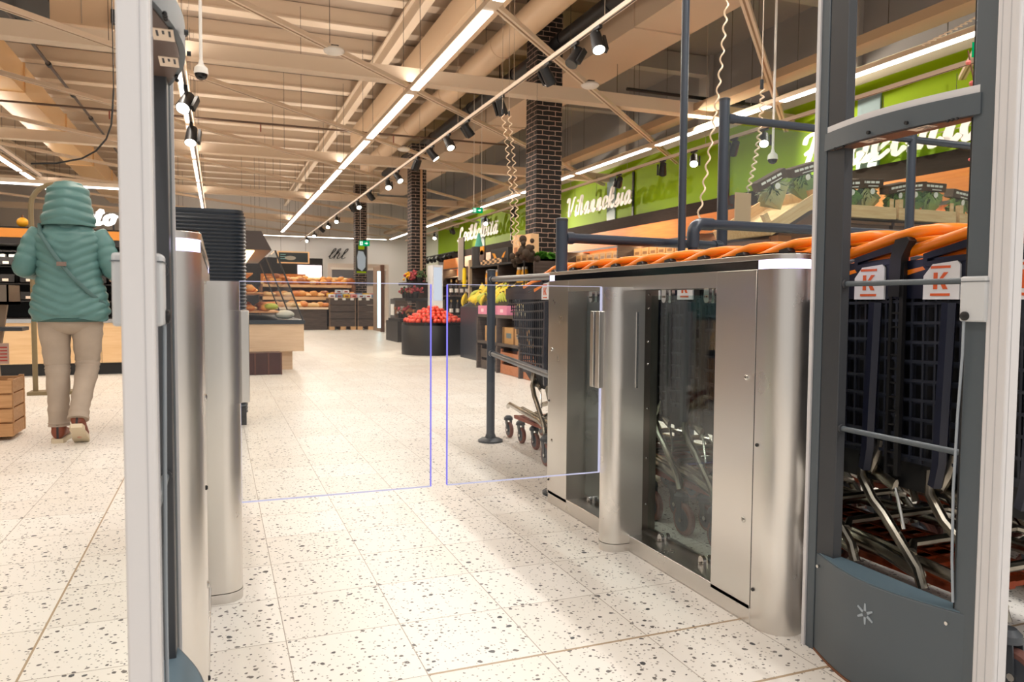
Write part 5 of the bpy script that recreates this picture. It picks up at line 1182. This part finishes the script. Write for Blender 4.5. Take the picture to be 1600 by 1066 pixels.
# arch frame and left crate
t = thing('arch_frame', 'olive brown rounded arch frame rising behind the hood', 'frame', (-1.38, 8, 0)); MB().tube([(-.2, 0, 0), (-.2, 0, 1.72)]+[(.0-.2*math.cos(a), 0, 1.72+.21*math.sin(a)) for a in [PI*k/10 for k in range(1, 10)]]+[(.2, 0, 1.72), (.2, 0, 0)], .022, 10).build('arch_tube', mat('olive_brown', (128, 112, 82), .45), t); MB().box(-.25, .25, -.1, .1, 0, .03).build('arch_foot', mat('olive_brown'), t)
crate('slatted_crate', 'pale wooden slatted crate on the floor at the left picture edge', (-1.45, 5.6, .025), .5, .34, .36, wood('crate_pine', (176, 128, 82), (198, 150, 102)), 4, gap=.12)
t = thing('display_stand', 'grey metal tray stand behind the crate at the left edge', 'stand', (-1.42, 5.98, 0))
MB().box(-.3, .13, -.16, .16, .84, .86).box(-.3, .13, -.16, -.15, .84, .97).box(-.3, .13, .15, .16, .84, .97).box(.12, .13, -.16, .16, .84, .97).box(-.3, -.29, -.16, .16, .84, .97).build('metal_tray', mat('worn_dark_metal', (120, 108, 96), .35, .7), t)
MB().prism([(-.02, 0), (.06, 0), (.03, .45), (.09, .84), (.02, .84), (-.05, .45)], -.02, .02, 'y').build('stand_leg', mat('worn_wood', (150, 126, 104), .6), t); MB().box(-.2, .1, -.12, .12, 0, .03).build('stand_foot', BROWNW, t)
MB().box(.02, .2, -.15, .05, .665, .69).build('side_shelf', ANTHD, t); MB().box(.03, .1, -.05, -.045, .44, .58).build('side_tag', mat('tag_pinkish', (206, 176, 160), .6), t)
m = MB()
for k in range(5): m.box(.045, .09, -.052, -.05, .46+.022*k, .468+.022*k)
m.build('tag_print', mat('tag_red', (196, 60, 50), .6), t)
t = thing('light_blue_bag', 'light blue bag lying on the crate at the left edge', 'bag', (-1.5, 5.58, .39)); MB().ball((0, 0, .08), (.17, .13, .1), 14, 10).build('bag_body', mat('light_blue_cloth', (150, 182, 190), .7), t)
t = thing('thin_stand', 'thin dark upright stand at the far left picture edge', 'stand', (-2.1, 7.6, 0)); MB().cyl((0, 0, 0), (0, 0, 1.9), .012, n=8).build('stand_pole', BLK, t); MB().lathe([(.12, 0), (.12, .02)], n=16).build('stand_foot', BLK, t)

# ------------------------------------------------------------------ bakery and pallet bins at the back
def pallet_bin(x0, x1, y0, label):
    t = thing('pallet_bin', label, 'pallet bin', ((x0+x1)/2, y0, 0)); w = (x1-x0)/2
    for k in range(4): MB().box(-w, w, 0, .7, .13+.21*k, .325+.21*k).build('bin_board', DARKW, t)
    for x in (-w, w-.03): MB().box(x, x+.03, -.012, 0, .1, .97).build('bin_batten', mat('pale_batten', (128, 104, 84), .6), t)
    for x in (-w, -.06, w-.16): MB().box(x, x+.16, 0, .7, 0, .1).build('pallet_block', mat('pale_block', (214, 170, 120), .6), t)
    MB().box(-w, w, 0, .7, .1, .13).build('pallet_deck', DARKW, t); return t
pallet_bin(3.1, 3.9, 23.1, 'dark wooden pallet bin, left one of the pair at the back'); pallet_bin(3.95, 4.72, 23.1, 'dark wooden pallet bin, right one of the pair at the back')
t = thing('bakery_table', 'tiered bakery table heaped with bread at the back', 'table')
MB().box(1.2, 3.05, 23.2, 24.4, 0, .62).build('table_base', DARKW, t); MB().box(1.15, 3.08, 23.1, 24.4, .62, .68).build('table_edge', mat('cream_edge', (236, 214, 186), .5), t)
MB().box(1.2, 4.05, 24.0, 25, .9, 1.0).build('tier_board', OAK, t); MB().box(1.2, 4.05, 24.5, 25.4, 1.3, 1.38).build('tier_board', OAK, t); MB().box(1.2, 4.05, 25.3, 25.4, 0, 1.3).build('table_back', BROWNW, t); MB().box(1.2, 1.25, 24, 25.4, 0, 1.38).box(4.0, 4.05, 24, 25.4, 0, 1.38).build('table_end', BROWNW, t)
rnd = random.Random(12); q = 0
for (y, z, n, x0, x1) in ((23.35, .68, 12, 1.3, 3.0), (23.7, .68, 12, 1.3, 3.0), (24.15, 1.0, 16, 1.4, 3.95), (24.38, 1.0, 16, 1.4, 3.95), (24.65, 1.38, 16, 1.4, 3.95), (24.95, 1.38, 16, 1.4, 3.95), (24.8, 1.5, 14, 1.5, 3.9)):
    for i in range(n):
        k = rnd.choice((0, 0, 1, 2, 2, 3)); loaf(k, (x0+(x1-x0)*i/(n-1)+rnd.uniform(-.03, .03), y+rnd.uniform(-.05, .05), z), rnd.uniform(0, 3), KN[k]+' on the '+{.68: 'low front', 1.0: 'middle', 1.38: 'top', 1.5: 'top'}[z]+' tier of the bakery table', 'bakery table '+KN[k]+' '+str(z), rnd.uniform(1.5, 2.0)); q += 1
for k in range(16):
    c = [(240, 240, 246), (120, 150, 190), (236, 190, 40), (232, 150, 140), (214, 226, 236)][k % 5]
    o = MB().box(-.09, .09, -.12, .12, 0, .1).build('food_pack', mat('pack_%d' % (k % 5), c, .4)); MB().box(-.05, .05, -.122, -.12, .02, .06).build('pack_print', mat('pack_print', (150, 60, 50), .5), o)
    o.location = (3.2+.22*(k % 7) if k < 14 else 3.5, 23.3 if k < 7 else 23.65, .98 if k < 7 else 1.02); 
    if k >= 14: o.location = (3.45+.22*(k-14), 23.62, 1.12)
    tag(o, 'bright food pack lying on the pallet bins at the back', 'pack', 'food packs on the pallet bins')
for k in range(6):
    t = copy_tree(t, loc=(0, 0, 0)) if False else thing('price_card', 'white price card along the front rim of the pallet bins', 'price card', (3.3+.24*k, 23.08, .9), group='price cards on the bins'); MB().box(-.05, .05, -.004, .0, 0, .07).build('card_sheet', WH, t)
t = thing('bread_rack', 'orange-lit rack of upright loaves left of the bakery heaps', 'rack', (2.0, 25.8, 0)); MB().box(-.7, .7, 0, .5, 0, 1.75).build('rack_case', mat('warm_rack', (190, 116, 56), .5), t)
for z in (.95, 1.35): 
    for i in range(9): MB().ball((-.6+.15*i, -.03, z+.15), (.055, .06, .16), 8, 6).build('rack_loaf', BREADC[i % 2], t)
    MB().box(-.7, .7, -.08, 0, z-.03, z).build('rack_shelf', DARKW, t)
t = thing('menu_board', 'framed dark menu board hanging above the bakery', 'board', (2.35, 26.2, 2.32)); MB().box(-.52, .52, -.03, .03, -.2, .2).build('board_frame', OAK, t); MB().box(-.47, .47, -.034, -.03, -.16, .16).build('board_face', mat('board_dark', (32, 44, 48), .4), t)
m = MB(); m.prism([(-.1+.18*math.cos(a), -.02+.07*math.sin(a)) for a in [k*PI/8 for k in range(16)]], -.037, -.034, 'y').build('board_picture', mat('board_beige', (150, 150, 140), .5), t); m = MB()
for k in range(3): m.box(-.42, -.25, -.037, -.034, .08-.07*k, .1-.07*k)
m.build('board_writing', mat('board_teal', (120, 176, 176), .5), t)
for x in (-.4, .4): MB().cyl((x, 0, .2), (x, 0, 3.675), .004, n=5).build('board_wire', mat('dark_wire'), t)
t = thing('menu_board', 'second framed dark board above the bakery, partly behind the counter canopy', 'board', (.95, 26.4, 2.3)); MB().box(-.3, .3, -.03, .03, -.18, .2).build('board_frame', OAK, t); MB().box(-.26, .26, -.034, -.03, -.14, .16).build('board_face', BLKP, t)
for x in (-.2, .2): MB().cyl((x, 0, .2), (x, 0, 3.675), .004, n=5).build('board_wire', mat('dark_wire'), t)
t = thing('wall_screen', 'bright white screen in the dark recess above the bakery', 'screen', (3.3, 30, 1.9)); MB().box(-.45, .45, 0, .1, -.4, .35).build('screen_face', emis('screen_glow', (255, 236, 236), 1.3), t); MB().box(-2.6, .5, .1, .16, -1.9, .62).build('screen_panel', BLK, t)
t = thing('service_window', 'lit serving hatch with pale frame behind the poster column', 'hatch', (5.2, 30, 1.6)); MB().box(-1.2, 1.2, .1, .2, -1.6, .75).build('hatch_panel', mat('pale_hatch', (214, 204, 194), .5), t); MB().box(-1.05, 1.05, .05, .1, -.1, .5).build('hatch_opening', mat('hatch_dark', (110, 112, 118), .4), t); MB().box(-1.1, 1.1, 0, .1, .5, .58).build('hatch_frame', WH, t); MB().ball((-.7, 0, .1), (.14, .05, .16), 10, 6).build('hatch_item', mat('blue_print', (100, 140, 190), .4), t)
t = thing('chiller_door', 'tall glass door edge with a bright cool light strip, right of the bins', 'chiller', (4.25, 21.2, 0)); MB().box(-.06, .02, -.02, .02, .12, 1.72).build('light_strip', emis('cool_strip', (206, 250, 255), 2.2), t); MB().box(.02, .12, -.03, .03, 0, 1.9).build('door_frame', mat('bronze_frame', (96, 66, 52), .4), t); MB().box(.12, .14, 0, 1.6, 0, 1.9).build('door_panel', mat('brown_door', (150, 130, 112), .5), t)
t = thing('storage_crate', 'dark rough crate standing right of the bright chiller strip', 'crate', (4.62, 20.2, 0)); MB().box(-.2, .25, -.2, .4, 0, .95).build('crate_body', DARKW, t, bevel=.01); MB().box(-.21, -.2, -.1, .3, .5, .8).build('crate_card', WH, t)
# flower and produce slope at the second column
t = thing('flower_display', 'dark tiered display of yellow and pink flowers by the middle column', 'display', (3.95, 16.4, 0)); 
for k, z in enumerate((.5, .95, 1.3)): MB().box(-.35+.12*k, .55, -.6, .6, z-.06, z).build('display_tier', BLKP, t)
MB().box(.3, .55, -.6, .6, 0, 1.3).build('display_back', BLK, t); MB().box(-.4, -.3, -.6, .6, 0, .45).build('display_front', BLKP, t)
for j, (z, x, cols) in enumerate(((1.3, .0, ('yel', 'yel', 'pnk', 'pnk', 'grn')), (.95, -.1, ('pnk', 'grn', 'pnk', 'brn', 'pnk')), (.5, -.2, ('brn', 'wht', 'brn', 'pnk', 'brn')))):
    for i, cc in enumerate(cols):
        rgb = {'yel': (236, 176, 20), 'pnk': (176, 74, 80), 'grn': (70, 96, 60), 'brn': (150, 96, 60), 'wht': (206, 200, 196)}[cc]
        m = MB(); rr = random.Random(i+7*j)
        for q in range(22): m.ball((rr.gauss(0, .06), rr.gauss(0, .06), .16+rr.gauss(0, .04)), rr.uniform(.02, .035), 6, 4)
        o = m.build('flower_bunch', mat('petals_'+cc, rgb, .6)); MB().lathe([(.05, 0), (.07, .14)], n=12).build('flower_pot', BLKP, o)
        o.location = (3.95+x+.12, 16.95-.26*i, z); tag(o, '%s flower bunch on the %s tier of the flower display' % ({'yel': 'yellow', 'pnk': 'pink', 'grn': 'dark green', 'brn': 'brown', 'wht': 'white'}[cc], ('top', 'middle', 'lowest')[j]), 'flowers', 'bunches on the flower display %s %s' % (cc and ('top', 'middle', 'lowest')[j], {'yel': 'yellow', 'pnk': 'pink', 'grn': 'green', 'brn': 'brown', 'wht': 'white'}[cc]))
# wine shelf and tall board between tomato bin and rack
t = thing('drinks_shelf', 'dark shelf of bottles between tomato bin and shelf rack', 'shelf', (4.2, 13.6, 0))
MB().box(-.25, .5, -.02, .0, 0, 1.0).build('shelf_back', BLKP, t); MB().box(-.25, .5, -.35, 0, .60, .63).build('shelf_board', DARKW, t); MB().box(-.25, .5, -.35, 0, .97, 1.0).build('shelf_board', DARKW, t); MB().box(.1, .45, -.36, -.3, .0, .97).build('shelf_panel', BROWNW, t)
for k in range(6):
    o = MB().lathe([(.035, 0), (.035, .17), (.014, .22), (.014, .28)], n=12).build('wine_bottle', mat('bottle_glass', (40, 22, 20), .15)); MB().lathe([(.036, .05), (.036, .12)], n=12, caps=False).build('bottle_label', WH, o); MB().lathe([(.015, .24), (.015, .285)], n=10).build('bottle_cap', mat('cap_gold', (190, 160, 110), .4), o)
    up = k < 4; o.location = (4.02+.1*k if up else 4.02+.12*(k-4), 13.4, 1.0 if up else .63); tag(o, 'dark bottle standing on top of the drinks shelf' if up else 'dark bottle on the lower board of the drinks shelf', 'bottle', 'bottles on top' if up else 'bottles on the lower board')
t = thing('sign_board', 'tall narrow pale board with dark edge above the drinks shelf', 'board', (4.42, 14.1, 0)); MB().box(-.05, .05, -.02, .02, 1.3, 2.12).build('board_face', mat('pale_board', (206, 196, 186), .5), t); MB().box(.05, .07, -.03, .03, 0, 2.14).build('board_edge', BLK, t)
t = thing('black_cylinder', 'tall black cylindrical bin left of the rack', 'bin', (4.62, 13.6, 0)); MB().lathe([(.14, 0), (.14, 1.9), (.13, 1.92)], n=24).build('cylinder_body', BLKP, t)
t = thing('white_fridge', 'small bright white fridge beyond the drinks shelf', 'fridge', (4.32, 15.6, 0)); MB().box(-.11, .11, -.2, .2, 0, 1.65).build('fridge_body', mat('bright_white', (236, 240, 244), .4), t); MB().box(-.09, .09, -.21, -.2, .9, 1.6).build('fridge_door', emis('fridge_glow', (236, 244, 255), .6), t)
t = thing('yellow_tube', 'yellow tube standing at the end of the shelf rack', 'tube', (3.68, 11.55, .0)); MB().lathe([(.03, 1.12), (.03, 1.38), (.02, 1.42)], n=16).build('tube_body', mat('tube_yellow', (240, 206, 20), .4), t); MB().lathe([(.045, 0), (.014, .2), (.014, 1.12)], n=14).build('tube_stem', BLK, t)
t = thing('teal_cone', 'small teal cone standing on the black cylinder', 'ornament', (4.62, 13.6, 1.92)); MB().lathe([(.08, 0), (.02, .26)], n=16).build('cone_body', mat('teal_cone_paint', (90, 190, 170), .5), t)
